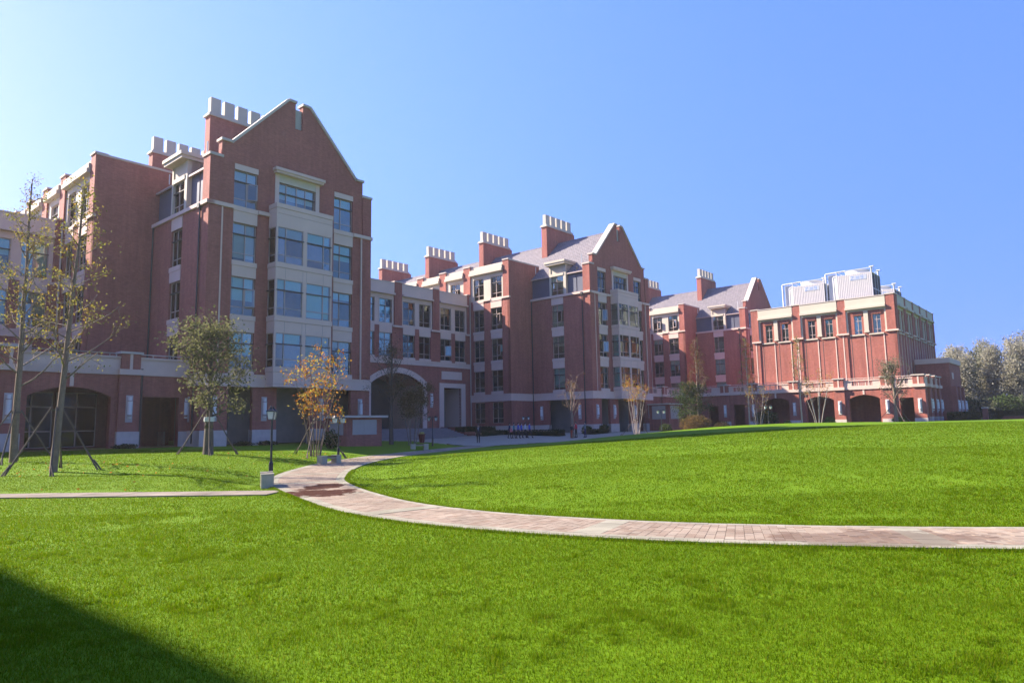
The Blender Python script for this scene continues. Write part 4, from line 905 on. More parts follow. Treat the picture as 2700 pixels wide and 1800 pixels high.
def tree(name, x, y, label, H=10, r=.15, seed=1, stems=1, fork=.3, nb=18, bl=2.4, up=.5, sub=4, twig=3, leaf='leaf_yellowgreen', nl=2500, ls=.09, bark='bark', spread=.25, group=None, prof='cone', clump=.12, lean=(0, 0), leaf_from=.0, sink=.1, cat='tree', whorl=False, stout=0):
    g = np.random.default_rng(seed); e = empty(name, (x, y, hz(x, y)-sink), 0, label, cat, group)
    tr = br = MB(); tips = []
    for si in range(stems):
        az = 2*math.pi*(si+g.uniform(-.2, .2))/max(1, stems); off = 0 if stems == 1 else spread*H*g.uniform(.6, 1.1); hh = H*(1 if stems == 1 else g.uniform(.72, 1.0))
        P = []
        for i in range(10):
            t = i/9; w = (.04 if stems == 1 else .05)*t
            P.append(Vector((math.cos(az)*off*t**1.2+lean[0]*t+g.normal()*w*.8, math.sin(az)*off*t**1.2+lean[1]*t+g.normal()*w*.8, hh*t)) + (Vector((math.cos(az)*.26, math.sin(az)*.26, 0)) if stems > 1 else Vector()))
        rr = r if stems == 1 else r*.30
        limb(tr, P, rr, rr*.13, 8 if stems == 1 else 6)
        if stout and si == 0: limb(tr, [P[0], P[1], P[2], P[3].lerp(P[2], .3)], stout*1.15, stout*.8, 10)
        nbr = nb if stems == 1 else max(3, nb//stems)
        for bi in range(nbr):
            t = fork+(1-fork)*((bi//3*3 if whorl else bi)+.5)/nbr*.96; f = t*9; i = min(8, int(f)); b0 = P[i].lerp(P[i+1], f-i)
            pr = {'cone': 1.05-t, 'round': math.sin(math.pi*min(1, max(.12, (t-fork)/(1-fork)*.8+.2))), 'col': .8-.35*t}[prof]
            ln = bl*max(.18, pr)*g.uniform(.75, 1.2); a = bi*2.4+g.uniform(-.4, .4); u = up*g.uniform(.6, 1.4)
            d = Vector((math.cos(a), math.sin(a), math.tan(min(1.25, u)))).normalized(); Q = [b0]
            for k in range(5): d = (d+Vector((g.normal()*.10, g.normal()*.10, g.normal()*.08+.05))).normalized(); Q.append(Q[-1]+d*ln/5)
            br_r = max(.008, rr*.30*(1-t*.6)); limb(br, Q, br_r, br_r*.3, 5)
            for sj in range(sub):
                tt = g.uniform(.25, 1)*4.99; i2 = int(tt); s0 = Q[i2].lerp(Q[i2+1], tt-i2); sd = (d+Vector(g.normal(size=3))*.75+Vector((0, 0, .1))).normalized(); sl_ = ln*g.uniform(.2, .42); s1 = s0+sd*sl_*.5; s2 = s1+(sd+Vector(g.normal(size=3))*.3).normalized()*sl_*.5
                limb(br, [s0, s1, s2], br_r*.4, br_r*.15, 4)
                for q in (s0, s1, s2): tips.append(q)
                for tw in range(twig):
                    td = (sd+Vector(g.normal(size=3))*.8).normalized(); q = s1.lerp(s2, g.random()); q2 = q+td*sl_*.4; br.tube(q, q2, br_r*.2, br_r*.08, 3, False); tips.append(q2); tips.append(q)
            tips += Q[3:]
        tips.append(P[-1])
    tr.build('trunk', bark, e, smooth=True)
    T = np.array([tuple(t) for t in tips]); T = T[T[:, 2] > leaf_from*H]
    if nl and len(T): pts = T[g.integers(0, len(T), nl)]+g.normal(size=(nl, 3))*clump; place('crown', leaves_mesh('crown', pts, ls, leaf, g), e)
    return e
def stakes(x, y, label, n=4, r=1.6, h=2.1, seed=1):
    g = np.random.default_rng(seed); z = hz(x, y); e = empty('tree_stakes', (x, y, z), 0, label, 'tree stakes', 'wooden tree props')
    for i in range(n):
        a = 2*math.pi*i/n+g.uniform(-.2, .2)+.5; bx, by = math.cos(a)*r, math.sin(a)*r; bz = hz(x+bx, y+by)-z
        MB().tube((bx, by, bz-.1), (math.cos(a)*.16, math.sin(a)*.16, h), .035, .028, 7).build('pole', 'wood_pole', e)
        MB().tube((bx+.12*math.cos(a+1), by+.12*math.sin(a+1), bz-.05), (bx*.86, by*.86, bz+.38), .03, .03, 6).build('peg', 'wood_pole', e)
    MB().lathe([(.17, h-.14), (.175, h-.1), (.17, h-.06)], 12).build('tie', 'wood_pole', e)
    return e
tree('ginkgo_tree', -16.46, 25.0, 'tall staked young tree with sparse yellow-green leaves, nearest the camera', H=10.9, r=.135, seed=11, fork=.30, nb=34, bl=3.0, up=.45, sub=3, twig=2, nl=2000, ls=.088, group='tall sparse trees at the left', clump=.13, bark='bark_grey', lean=(.55, 0))
tree('ginkgo_tree', -21.14, 29.5, 'tall sparse yellow-leaved tree at the far left edge', H=12.5, r=.155, seed=23, fork=.25, nb=32, bl=3.4, up=.62, sub=3, twig=2, nl=2200, ls=.095, group='tall sparse trees at the left', clump=.14, bark='bark_grey')
stakes(-16.46, 25.0, 'wooden props around the nearest tall sparse tree', r=1.45, h=2.3, seed=3)
stakes(-21.14, 29.5, 'wooden props around the tall tree at the left edge', r=1.5, h=2.2, seed=4)
tree('evergreen_tree', -16.42, 37.5, 'thick-trunked olive-leaved tree with a dense crown before the left wing', H=6.7, r=.24, seed=5, fork=.30, nb=24, bl=3.1, up=.72, sub=6, twig=3, nl=5000, ls=.165, leaf='leaf_olive', prof='round', clump=.27, bark='bark', leaf_from=.22, stout=.25)
MB().lathe([(.26, 1.85), (.27, 1.95), (.255, 2.1)], 14).build('trunk_wrap', 'wrap_white', [o for o in bpy.data.objects if o.name == 'evergreen_tree'][0])
stakes(-16.42, 37.5, 'wooden props around the thick-trunked olive tree', r=1.5, h=2.4, seed=6)
tree('maple_tree', -11.36, 40.0, 'multi-stemmed tree with orange and yellow autumn leaves', H=6.9, r=.16, seed=8, stems=7, fork=.28, nb=50, bl=2.0, up=.75, sub=3, twig=2, nl=1500, ls=.15, leaf='leaf_orange', prof='col', clump=.14, bark='bark_grey', spread=.17, leaf_from=.26)
stakes(-11.36, 40.0, 'wooden props around the orange-leaved tree', n=3, r=1.9, h=2.2, seed=9)
tree('bare_tree', -10.1, 57.5, 'dark nearly bare tree with a dense twig crown before the arch', H=8.1, r=.2, seed=12, fork=.38, nb=26, bl=2.6, up=.9, sub=6, twig=4, nl=2600, ls=.10, leaf='leaf_brown', prof='round', clump=.2)
tree('bushy_tree', -8.3, 57.0, 'low multi-stemmed brownish-green tree in front of the archway', H=5.4, r=.14, seed=13, stems=6, fork=.3, nb=42, bl=1.2, up=.8, sub=4, twig=3, nl=5200, ls=.13, leaf='leaf_brown', prof='round', clump=.2, bark='bark_grey', spread=.22, leaf_from=.45)
tree('bare_tree', 6.22, 74.0, 'small leafless pale tree standing before the middle wing', H=6.0, r=.24, seed=14, fork=.34, nb=14, bl=2.6, up=1.0, sub=4, twig=3, nl=160, ls=.10, leaf='leaf_orange', prof='round', clump=.1, bark='bark_grey')
tree('maple_tree', 13.5, 76.5, 'slender multi-stemmed pale tree with a few orange leaves by the middle gable', H=6.7, r=.15, seed=15, stems=6, fork=.35, nb=40, bl=1.2, up=.9, sub=3, twig=2, nl=900, ls=.13, leaf='leaf_orange', prof='round', clump=.16, bark='bark_pale', spread=.15, leaf_from=.6)
stakes(13.5, 76.5, 'wooden props around the slender pale tree by the middle gable', n=3, r=2.0, h=1.9, seed=16)
tree('tall_tree', 21.28, 80.0, 'tall thin brownish tree with dark green lower foliage, right of the plant hut', H=10.9, r=.13, seed=17, fork=.3, nb=30, bl=3.0, up=.55, sub=4, twig=3, nl=1500, ls=.13, leaf='leaf_brown', prof='cone', clump=.16, bark='bark_grey')
tree('conifer_shrub', 20.6, 80.8, 'dark green dense shrub tree behind the tall thin brownish tree', H=5.8, r=.12, seed=18, fork=.2, nb=30, bl=2.3, up=.4, sub=5, twig=3, nl=7000, ls=.16, leaf='leaf_green', prof='round', clump=.22, cat='shrub')
tree('tall_tree', 27.82, 82.0, 'tall thin sparse tree left of the cooling tower block', H=11.0, r=.11, seed=19, fork=.35, nb=26, bl=2.3, up=.6, sub=4, twig=2, nl=1100, ls=.13, leaf='leaf_yellowgreen', prof='cone', clump=.16, bark='bark_pale')
tree('maple_tree', 28.3, 80.5, 'leaning multi-stemmed tree with a few red leaves left of the first sunlit arch', H=5.7, r=.14, seed=20, stems=5, fork=.35, nb=30, bl=1.2, up=.9, sub=3, twig=2, nl=420, ls=.14, leaf='leaf_orange', prof='round', clump=.15, bark='bark_pale', spread=.24)
tree('tall_tree', 33.15, 80.0, 'tall pale-trunked sparse tree in front of the sunlit hall wall', H=10.6, r=.11, seed=21, fork=.35, nb=26, bl=2.4, up=.65, sub=4, twig=2, nl=1200, ls=.12, leaf='leaf_yellowgreen', prof='cone', clump=.15, bark='bark_pale')
tree('maple_tree', 34.4, 78.5, 'white-stemmed spreading tree with thin orange leaves before the second sunlit arch', H=6.6, r=.16, seed=22, stems=7, fork=.45, nb=42, bl=1.1, up=1.0, sub=3, twig=2, nl=700, ls=.12, leaf='leaf_orange', prof='round', clump=.16, bark='bark_pale', spread=.27, leaf_from=.5)
tree('bushy_tree', 43.44, 79.0, 'staked bushy tree with upright twigs at the right corner of the sunlit arcade', H=6.4, r=.24, seed=24, fork=.34, nb=24, bl=2.9, up=1.15, sub=6, twig=4, nl=2400, ls=.14, leaf='leaf_palegreen', prof='round', clump=.2, bark='bark_grey')
stakes(43.44, 79.0, 'wooden props around the bushy tree by the sunlit arcade corner', n=3, r=2.3, h=2.1, seed=25)
FAR = [(79, 130, 10.5), (82, 126, 11.6), (85, 132, 13.5), (87.5, 126, 13.6), (90.5, 131, 12.6), (93, 127, 14.2), (96, 131, 16), (98.5, 126, 15), (102, 130, 17), (84.5, 140, 12.5), (90, 140, 14.5), (75, 138, 10.8), (105, 126, 14), (97, 142, 16), (81.5, 136, 11.5), (86.5, 137, 12.6), (92.5, 137, 13.6), (95, 124, 12.2), (89, 122.5, 10.5)]
ORD = ['leftmost, half hidden behind the annex', 'second from the left', 'third from the left', 'fourth from the left', 'fifth from the left, lower', 'sixth, just before the right edge', 'cut by the right edge', 'first beyond the right edge', 'second beyond the right edge', 'showing in the gap left of the fourth', 'showing behind the fifth', 'behind the hall roof', 'farthest beyond the right edge', 'back row at the right edge', 'back row between the first and second', 'back row between the third and fourth', 'back row between the fifth and sixth', 'low one in front of the sixth', 'low one in front of the fourth']
for i, (x, y, h) in enumerate(FAR):
    h -= 1.3
    tree('poplar_tree', x, y, 'pale silvery-leaved tree in the far right row, '+ORD[i], H=h, r=.2, seed=40+i, fork=.08, nb=40, bl=5.2, up=1.0, sub=5, twig=2, nl=6500, ls=.36, leaf='leaf_pale' if i % 4 else 'leaf_palegreen', prof='col', clump=.5, bark='bark_grey', group='far row of silvery trees')
tree('roadside_tree', 58.6, 71.0, 'tree at the right edge of which only a few leaves reach into the picture', H=13, r=.2, seed=60, fork=.5, nb=20, bl=3.0, up=.6, sub=4, twig=2, nl=1800, ls=.14, leaf='leaf_yellowgreen', clump=.2)

g_ = np.random.default_rng(77)
fp = np.concatenate([np.column_stack([g_.normal(-11.4, 2.2, 150), g_.normal(39.5, 2.0, 150)]), np.column_stack([g_.normal(-15.5, 2.5, 110), g_.normal(25.5, 2.2, 110)])])
place_ = leaves_mesh('fallen_leaves', np.column_stack([fp, hgt(fp)+EYE+.035]), .085, 'leaf_orange', g_, flat=.8)
tag(place('fallen_leaves', place_), 'scattered fallen leaves lying on the lawns', 'leaves', kind='stuff')

# ------------------------------------------------------------------ shrubs and hedges
def shrub(name, x, y, label, rx=.8, rz=.7, n=1500, ls=.1, leaf='leaf_green', seed=1, group=None, spiky=False, sink=.05):
    g = np.random.default_rng(seed); e = empty(name, (x, y, hz(x, y)-sink), 0, label, 'shrub', group)
    d = g.normal(size=(n, 3)); d /= np.linalg.norm(d, axis=1)[:, None]; rr = g.random(n)**.33*(.82+.18*np.sin(d[:, 0]*7+seed)*np.sin(d[:, 1]*6+d[:, 2]*5))
    pts = d*rr[:, None]*np.array([rx, rx, rz])+np.array([0, 0, rz*.85]); pts = pts[pts[:, 2] > 0]
    place('foliage', leaves_mesh('foliage', pts, ls, leaf, g, aspect=.18 if spiky else .55), e)
    st = MB()
    for i in range(7): a = i*.9; st.tube((math.cos(a)*.05, math.sin(a)*.05, -.1), (math.cos(a)*rx*.55, math.sin(a)*rx*.55, rz*1.2), .02, .006, 4)
    st.build('stems', 'bark', e); return e
shrub('round_shrub', 20.4, 78.0, 'large round brownish shrub under the tall thin brownish tree', 2.0, 1.25, 6500, .13, 'leaf_brown', 1)
shrub('round_shrub', 30.3, 83.5, 'dark green cone-like shrub left of the first sunlit arch', 1.7, 1.35, 4500, .14, 'leaf_green', 2)
shrub('round_shrub', 17.6, 80.5, 'small dark bush before the right hut', .9, .8, 1500, .12, 'leaf_green', 3)
shrub('round_shrub', 24.5, 82, 'low brownish bush between the tall thin trees', 1.2, .8, 2200, .12, 'leaf_brown', 4)
shrub('yucca_shrub', 8.8, 84.0, 'small spiky palm-like shrub at the foot of the middle gable, left one', .75, .65, 420, .55, 'leaf_green', 5, 'spiky shrubs by the middle gable', True)
shrub('yucca_shrub', 11.2, 86.5, 'small spiky palm-like shrub at the foot of the middle gable, right one', .75, .65, 420, .55, 'leaf_green', 6, 'spiky shrubs by the middle gable', True)
shrub('round_shrub', 32.6, 82.8, 'bright green bush at the foot of the first sunlit pillar', .55, .55, 900, .12, 'leaf_bright', 7, 'bushes along the sunlit arcade')
shrub('round_shrub', 37.7, 83.0, 'bright green ball bush at the foot of the sunlit pillar beside the third arch', .75, .65, 1300, .12, 'leaf_bright', 8, 'bushes along the sunlit arcade')
shrub('round_shrub', 46.3, 83.6, 'light green grassy clump at the sunlit arcade corner', .9, .45, 800, .3, 'leaf_bright', 9, None, True)
shrub('round_shrub', -12.6, 48.2, 'dark bush beside the plant hut louvre', .7, .8, 1500, .11, 'leaf_green', 10)
for i, (s, t) in enumerate(((4.9, -.6), (-4.6, .9), (2.9, -.8), (9.4, -.7))):
    x, y = L(s, t); shrub('foundation_plant', x, y, ['low dark planting under the stone base left of the bay', 'low dark planting under the arcade pillar at the left', 'low weeds at the doorway of the left gable', 'low dark planting right of the bay opening'][i], .9, .22, 700, .12, 'leaf_hedge', 30+i, 'planting along the left wing')
for i, (x, y, r_) in enumerate(((74, 119, 3.0), (77.5, 120, 3.2), (80.5, 119, 3.0), (83.5, 118, 3.4), (86.5, 119, 3.2), (90, 118, 3.4))):
    shrub('understory_bush', x, y, 'dark grey-green bush under the far silvery trees, '+['leftmost', 'second from the left', 'third from the left', 'fourth from the left', 'fifth from the left', 'rightmost'][i], r_*1.15, r_*.8, 2600, .4, 'leaf_green' if i % 2 else 'leaf_palegreen', 70+i, 'bushes under the far trees')
def hedge(pts, w, z0, z1, label, seed, base=.0):
    g = np.random.default_rng(seed); x, y = L(*pts[0]); e = empty('hedge', (x, y, EYE+z0), BROT, label, 'hedge', 'clipped hedges by the entrance'); H = z1-z0; P = []; core = MB()
    for (sa, ta), (sb, tb) in zip(pts, pts[1:]):
        xa, xb = sorted((sa-pts[0][0], sb-pts[0][0])); ya, yb = sorted((ta-pts[0][1], tb-pts[0][1])); xa -= w/2; xb += w/2; ya -= w/2; yb += w/2
        core.box(xa+.1, xb-.1, ya+.1, yb-.1, base, H-.1)
        n = int(260*((xb-xa)*(yb-ya)+2*H*(xb-xa+yb-ya))); q = g.random((n, 3))*np.array([xb-xa, yb-ya, H-base])+np.array([xa, ya, base])
        f = g.integers(0, 5, n); q[f == 0, 2] = H; q[f == 1, 0] = xa; q[f == 2, 0] = xb; q[f == 3, 1] = ya; q[f == 4, 1] = yb; P.append(q+g.normal(size=q.shape)*.05)
        if base: MB().box(xa-.1, xb+.1, ya-.1, yb+.1, -.4, base).build('planter', 'brick_dark', e)
    core.build('hedge_core', 'leaf_hedge', e); P = np.concatenate(P); place('foliage', leaves_mesh('foliage', P, .11, 'leaf_hedge', g), e); return e
hedge([(38.6, 8.6), (42.2, 8.6), (42.2, .2)], 1.3, -1.35, -.5, 'long low clipped hedge along the forecourt behind the walking students', 1)
hedge([(40.0, 13.2), (45.4-.9, 13.2)], 1.6, -1.3, .02, 'clipped hedge in a raised brick planter beside the doorway', 2, .75)
hedge([(46.8, -1.6), (49.0, -1.6)], 1.2, -1.25, -.55, 'short hedge end at the stone base of the middle wing', 3)
hedge([(80.5, -34.5), (88.5, -34.5)], 2.2, -1.0, .75, 'dark hedge in front of the annex, right of the arcade', 4)
hedge([(92.0, -38.5), (99.5, -38.5)], 2.4, -1.0, .9, 'dark rounded hedge right of the annex', 5)
hedge([(96.0, -48.5), (99.5, -48.5)], 2.6, -1.0, .95, 'hedge at the far right edge of the lawn', 6)
x0, y0 = L(90, -37); rp = empty('ramp_wall', (x0, y0, EYE-1.0), BROT-math.pi/2, 'low sloping brick ramp wall between the dark hedges at right', 'wall')
MB().prism([(0, 0), (5, 0), (4.6, 1.15), (1.2, 1.15)], 0, .3).build('wall', 'brick_dark', rp); MB().prism([(1.1, 1.15), (4.7, 1.15), (4.7, 1.25), (1.1, 1.25)], -.05, .35).build('coping', 'soil', rp)
x0, y0 = L(94, -42); rp = empty('ramp_wall', (x0, y0, EYE-1.0), BROT-math.pi/2, 'pale sloping ramp wall behind the mound at the far right', 'wall')
MB().prism([(0, 0), (7.5, 0), (7.5, 1.5), (1.6, 1.5)], 0, .3).build('wall', 'paving_grey', rp); MB().prism([(-.3, 0), (0, 0), (1.6, 1.5), (1.5, 1.65)], -.05, .35).build('coping', 'brick_dark', rp)
def gatepost(x, y, label, i):
    e = empty('gate_post', (x, y, EYE-.6), BROT, label, 'post', 'low posts at the far right'); MB().box(-.35, .35, -.35, .35, -.5, 2.1).build('shaft', 'brick', e); MB().box(-.45, .45, -.45, .45, 2.1, 2.3).build('cap', 'coping', e)
gatepost(76.0, 112, 'brick gate post with pale cap between the far hedges', 0); gatepost(66.6, 112, 'brick gate post right behind the annex', 1)

# ------------------------------------------------------------------ lamps, benches, bin
def lamp(x, y, rz, label, H=2.42):
    e = empty('garden_lamp', (x, y, hz(x, y)), rz, label, 'lamp', 'twin-lantern garden lamps')
    k = 'lampparts'
    if k not in SHARED:
        S = SHARED[k] = {}
        S['pole_base'] = MB().lathe([(.085, -.2), (.085, .05), (.07, .08), (.07, .66), (.055, .72)], 12).mesh('pole_base', 'metal_dark')
        S['pole'] = MB().lathe([(.036, .7), (.032, H-.28), (.05, H-.26), (.03, H-.2), (.02, H+.03)], 10).mesh('pole', 'metal_dark')
        ar = MB(); ar.tube((-.30, 0, H-.02), (.30, 0, H-.02), .016, .016, 8)
        for s in (-1, 1):
            P = [Vector((s*(.02+.26*t), 0, H-.25+.22*math.sin(t*math.pi*.6)+.05*t)) for t in [i/8 for i in range(9)]]
            for a_, b_ in zip(P, P[1:]): ar.tube(a_, b_, .012, .012, 6)
            for i in range(8):
                t0, t1 = i*.7, (i+1)*.7; ar.tube((s*(.20+.05*math.cos(t0)), 0, H+.04+.05*math.sin(t0)), (s*(.20+.05*math.cos(t1)), 0, H+.04+.05*math.sin(t1)), .009, .009, 5)
        S['arm'] = ar.mesh('arm', 'metal_dark')
        gl = MB()
        def fr(mb, z0, w0, z1, w1, mi=0):
            p = [(-w0, -w0, z0), (w0, -w0, z0), (w0, w0, z0), (-w0, w0, z0)]; q = [(-w1, -w1, z1), (w1, -w1, z1), (w1, w1, z1), (-w1, w1, z1)]
            for i in range(4): j = (i+1) % 4; mb.quad(p[i], p[j], q[j], q[i], mi=mi)
            mb.quad(*reversed(p), mi=mi); mb.quad(*q, mi=mi)
        fr(gl, -.31, .070, -.07, .105); S['lantern_glass'] = gl.mesh('lantern_glass', 'lamp_glass')
        fm = MB(); fr(fm, -.33, .075, -.31, .076); fr(fm, -.07, .13, -.05, .13); fr(fm, -.05, .122, .02, .045); fr(fm, .02, .05, .05, .03); fm.ball((0, 0, .075), .03)
        for sx in (-1, 1):
            for sy in (-1, 1): fm.tube((sx*.073, sy*.073, -.31), (sx*.108, sy*.108, -.07), .009, .009, 5)
        S['lantern'] = fm.mesh('lantern', 'metal_dark')
    S = SHARED[k]
    for p in ('pole_base', 'pole', 'arm'): place(p, S[p], e)
    for s in (-1, 1): o = place('lantern', S['lantern'], e, (s*.30, 0, H-.03)); place('lantern_glass', S['lantern_glass'], o)
    return e
lamp(-7.85, 22.6, R(101), 'black twin-lantern lamp behind the nearest bench, beside the path bend')
lamp(-9.55, 38.0, R(60), 'black twin-lantern lamp behind the second bench, before the left hut')
lamp(-6.75, 58.0, R(-10), 'black twin-lantern lamp next to the litter bin, before the archway')
lamp(1.4, 78.4, R(10), 'dark twin-lantern lamp standing behind the walking students')
lamp(14.67, 69.0, R(0), 'sunlit twin-lantern lamp rising behind the mound before the right hut')
lamp(27.7, 75.5, R(0), 'twin-lantern lamp standing before the first sunlit arch')
def bench(x, y, rz, label, Ln=1.35):
    e = empty('stone_bench', (x, y, hz(x, y)), rz, label, 'bench', 'stone benches beside the path')
    for s in (-1, 1):
        o = MB().box(-.17, .17, -.18, .18, -.1, .40).build('end_block', 'bench_stone', e, (s*(Ln/2-.17), 0, 0)); MB().box(-.18, .18, -.19, .19, .40, .435).build('block_cap', 'bench_stone', o)
    for k in range(4): MB().box(-Ln/2+.345, Ln/2-.345, -.17+k*.087, -.17+k*.087+.076, .36, .41).build('seat_slat', 'wood', e)
    MB().box(-Ln/2+.34, Ln/2-.34, -.15, .15, .29, .355).build('seat_beam', 'bench_stone', e); return e
bench(-7.62, 21.6, R(111), 'pale stone bench seen end-on at the junction of the two paths, nearest one')
bench(-9.3, 35.2, R(62), 'middle pale stone bench on the path edge, in front of the left hut')
bench(-7.25, 53.6, R(22), 'farthest pale stone bench on the shaded grass before the archway')
x, y = -8.17, 62.0; e = empty('litter_bin', (x, y, hz(x, y)), .4, 'dark red litter bin with yellow top before the entrance steps', 'bin')
MB().lathe([(.22, 0), (.30, .55), (.33, .72), (.31, .74)], 8).build('body', 'bin_red', e); MB().box(-.16, .16, -.20, .20, .70, .95).build('hood', 'bin_yellow', e); MB().box(-.30, .30, -.28, .28, .74, .78).build('rim', 'bin_red', e)

# ------------------------------------------------------------------ people
def person(x, y, rz, label, top='cloth_blue', legs='cloth_black', stride=.0, arms=(.1, -.1), h=1.72, hairm='hair', sleeve=None, female=False, arm_out=0, shirt=None):
    k = h/1.72; z = hz(x, y)+.045; e = empty('person', (x, y, z), rz, label, 'person')
    # local frame: faces +y, skeleton as connected edges grown into one skin
    V = []; E = []; Rr = []; Mi = []
    def v(p, r): V.append(Vector(p)*k); Rr.append(r*k); return len(V)-1
    def ed(a, b, m): E.append((a, b)); Mi.append(m)
    pel = v((0, 0, .94), .135); wst = v((0, 0, 1.08), .125); chs = v((0, .0, 1.28), .15); shl = v((0, 0, 1.41), .115); nck = v((0, .01, 1.50), .055); hd0 = v((0, .03, 1.57), .075); hd1 = v((0, .02, 1.65), .088); hd2 = v((0, .01, 1.71), .06)
    ed(pel, wst, 'top'); ed(wst, chs, 'top'); ed(chs, shl, 'top'); ed(shl, nck, 'skin'); ed(nck, hd0, 'skin'); ed(hd0, hd1, 'skin'); ed(hd1, hd2, 'hair'); hands = []
    for s, sw in ((-1, stride), (1, -stride)):
        hip = v((s*.09, 0, .88), .095); kn = v((s*.10, sw*.32, .50+abs(sw)*.02), .062); an = v((s*.10, sw*.55-max(0, -sw)*.12, .09+max(0, -sw)*.10), .042); to = v((s*.11, sw*.55-max(0, -sw)*.12+.17, .045+max(0, -sw)*.02), .036); hl = v((s*.10, sw*.55-max(0, -sw)*.12-.05, .05+max(0, -sw)*.12), .036)
        ed(pel, hip, 'legs'); ed(hip, kn, 'legs'); ed(kn, an, 'legs'); ed(an, to, 'shoe'); ed(an, hl, 'shoe')
    for s, sw in ((-1, arms[0]), (1, arms[1])):
        sh = v((s*.19, 0, 1.40), .062); ao = arm_out if s > 0 else 0
        el = v((s*(.245+ao*.2), sw*.16, 1.13+ao*.15), .045); wr = v((s*(.255+ao*.38), sw*.42+.04, .90+abs(sw)*.06+ao*.35), .030); ha = v((s*(.255+ao*.42), sw*.50+.06, .83+abs(sw)*.08+ao*.4), .036)
        ed(shl, sh, 'top'); ed(sh, el, 'sleeve'); ed(el, wr, 'sleeve'); ed(wr, ha, 'skin'); hands.append((V[wr], V[ha]))
    me = bpy.data.meshes.new('skel'); me.from_pydata([tuple(p) for p in V], E, [])
    ob = bpy.data.objects.new('skel', me); col.objects.link(ob)
    md = ob.modifiers.new('s', 'SKIN'); sd = me.skin_vertices[0].data
    for i, r in enumerate(Rr): sd[i].radius = (r*(1.25 if i in (pel, wst, chs) else 1), r*(.82 if i in (pel, wst, chs) else 1))
    sd[0].use_root = True; md.use_smooth_shade = True; ob.modifiers.new('u', 'SUBSURF').levels = 1
    dg = bpy.context.evaluated_depsgraph_get(); bm_ = bpy.data.meshes.new_from_object(ob.evaluated_get(dg)); bpy.data.objects.remove(ob); bpy.data.meshes.remove(me)
    names = {'top': top, 'legs': legs, 'skin': 'skin', 'hair': hairm, 'shoe': 'cloth_black', 'sleeve': sleeve or top}; order = list(names)
    bm_.materials.clear()
    for q in order: bm_.materials.append(MATS[names[q]])
    for p in bm_.polygons:
        c = p.center; best = 1e9
        for (a, b), m in zip(E, Mi):
            A, B = V[a], V[b]; ab = B-A; t = max(0, min(1, (c-A).dot(ab)/ab.length_squared)); d = (c-(A+ab*t)).length
            if d < best: best = d; mm = m
        if mm in ('skin',) and c.z > 1.53*k and c.y < -.005*k: mm = 'hair'
        p.material_index = order.index(mm); p.use_smooth = True
    place('body', bm_, e)
    for wr, ha in hands:                              # five separate fingers on each hand
        d = (ha-wr).normalized(); sd_ = d.cross(Vector((1, 0, 0))).normalized(); f = MB()
        for q in range(4): b0 = ha+sd_*(.022*(q-1.5))*k+d*.02*k; b1 = b0+d*(.045-.006*abs(q-1.5))*k; f.tube(b0, b1, .009*k, .008*k, 5); f.tube(b1, b1+(d+Vector((0, .35, 0))).normalized()*.03*k, .008*k, .006*k, 5)
        t0 = wr.lerp(ha, .6)+sd_*.03*k; f.tube(t0, t0+(d+sd_*.9).normalized()*.05*k, .010*k, .008*k, 5); f.build('fingers', 'skin', e)
    hm = MB(); hm.ball((0, .0, 1.665*k), .097*k, 1.0); hm.v = [(px, py-(.012 if pz < 1.66*k else 0), max(pz, (1.60 if not female else 1.46)*k) if py < 0 else max(pz, 1.675*k)) for px, py, pz in hm.v]; hm.build('hair', hairm, e, smooth=True)
    fc = MB(); fc.tube((0, .105*k, 1.60*k), (0, .125*k, 1.585*k), .012*k, .014*k, 6)
    fc.build('nose', 'skin', e)
    ey = MB()
    for s in (-1, 1): ey.ball((s*.033*k, .098*k, 1.628*k), .011*k, 1, 0, 6, 4)
    ey.build('eyes', 'hair', e)
    if shirt:
        MB().prism([(-.012, 1.10), (.012, 1.10), (.065, 1.45), (-.065, 1.45)], .135, .15).build('shirt_front', shirt, e, smooth=False)
        MB().prism([(-.02, 1.16), (.0, 1.10), (.02, 1.16), (.012, 1.42), (-.012, 1.42)], .151, .158).build('tie', 'cloth_navy', e)
    return e
person(-3.35, 66.0, R(178), 'man in a dark suit and white shirt walking alone on the forecourt', 'cloth_black', 'cloth_black', .18, (.15, -.2), 1.76, shirt='cloth_white')
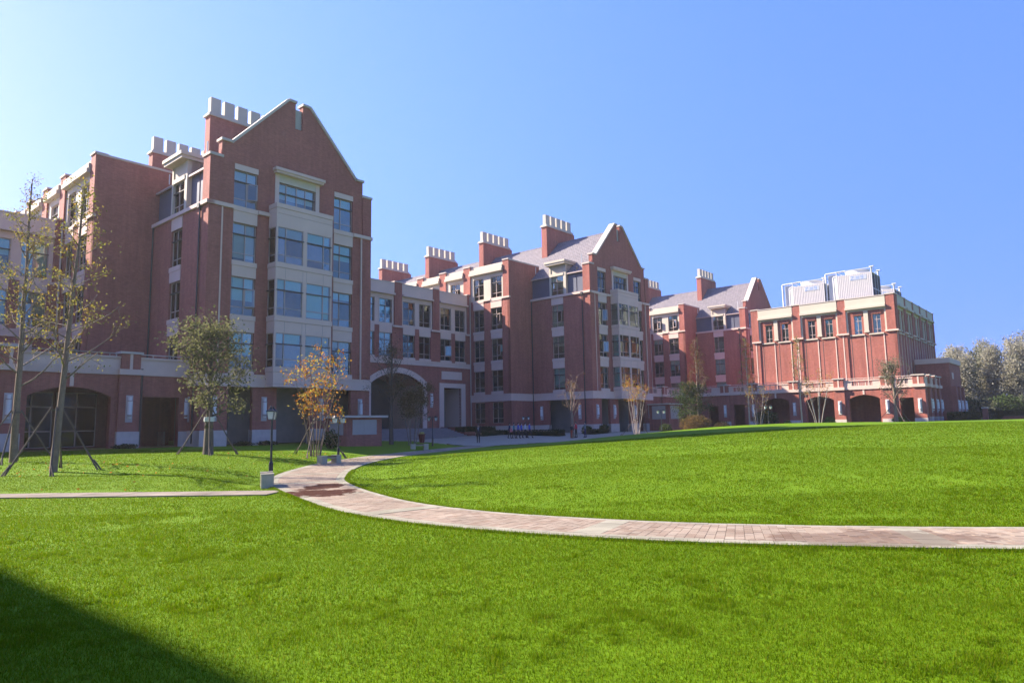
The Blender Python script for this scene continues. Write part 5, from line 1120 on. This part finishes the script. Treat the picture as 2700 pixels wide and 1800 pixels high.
sty = [(-.45, 76.0, 'cloth_navy', 'leftmost student of the walking group, in navy top holding a pink bag'), (.02, 76.6, 'cloth_teal', 'student in a teal jacket, second in the walking group'), (.5, 76.0, 'cloth_blue', 'student in bright blue top walking in the middle of the group'), (.85, 76.8, 'cloth_blue', 'student in blue walking just behind the one in white'), (1.28, 77.0, 'cloth_white', 'student in a white top near the head of the walking group'), (1.75, 77.0, 'cloth_blue', 'student in blue leading the walking group, striding out')]
for i, (x, y, m, lb) in enumerate(sty):
    person(x, y, R(-82), lb, m, 'cloth_black', [.3, -.25, .35, -.3, .55, -.55][i], (.4, -.4) if i % 2 else (-.35, .35), 1.66+.02*(i % 3), female=i == 0)
e = empty('shoulder_bag', (-.28, 75.75, hz(-.28, 75.75)+.045+.72), .3, 'pink bag carried by the leftmost student', 'bag')
MB().prism([(-.14, 0), (.14, 0), (.12, .36), (-.12, .36)], -.05, .05).build('bag_body', 'cloth_pink', e); MB().tube((-.1, 0, .36), (0, 0, .58), .012, .012, 5).tube((.1, 0, .36), (0, 0, .58), .012, .012, 5).build('strap', 'cloth_pink', e)
person(6.62, 74.0, R(60), 'person in a red top and dark trousers standing by the middle wing', 'cloth_red', 'cloth_black', .1, (.1, -.1), 1.7)
person(7.6, 74.0, R(70), 'person in grey standing with one arm raised, right of the person in red', 'cloth_grey', 'cloth_navy', .1, (.1, .2), 1.66, arm_out=0)
person(6.1, 73.4, R(-60), 'person in black top and rust-coloured skirt bending beside the bare tree', 'cloth_black', 'cloth_rust', .15, (.3, .2), 1.5, female=True)

# ------------------------------------------------------------------ thin sunlit air
hb = MB().box(-300, 300, -40, 420, -3.0, 40.0)
m, n_, l_, b_ = nmat('haze'); n_.remove(b_)
pv = N(n_, 'ShaderNodeVolumePrincipled'); pv.inputs['Color'].default_value = (.97, .93, .90, 1); pv.inputs['Density'].default_value = .00032; pv.inputs['Anisotropy'].default_value = .35
l_.new(pv.outputs[0], n_['Material Output'].inputs['Volume'])
tag(hb.build('haze', 'haze'), 'thin bright haze in the air before the buildings', 'haze', kind='stuff')
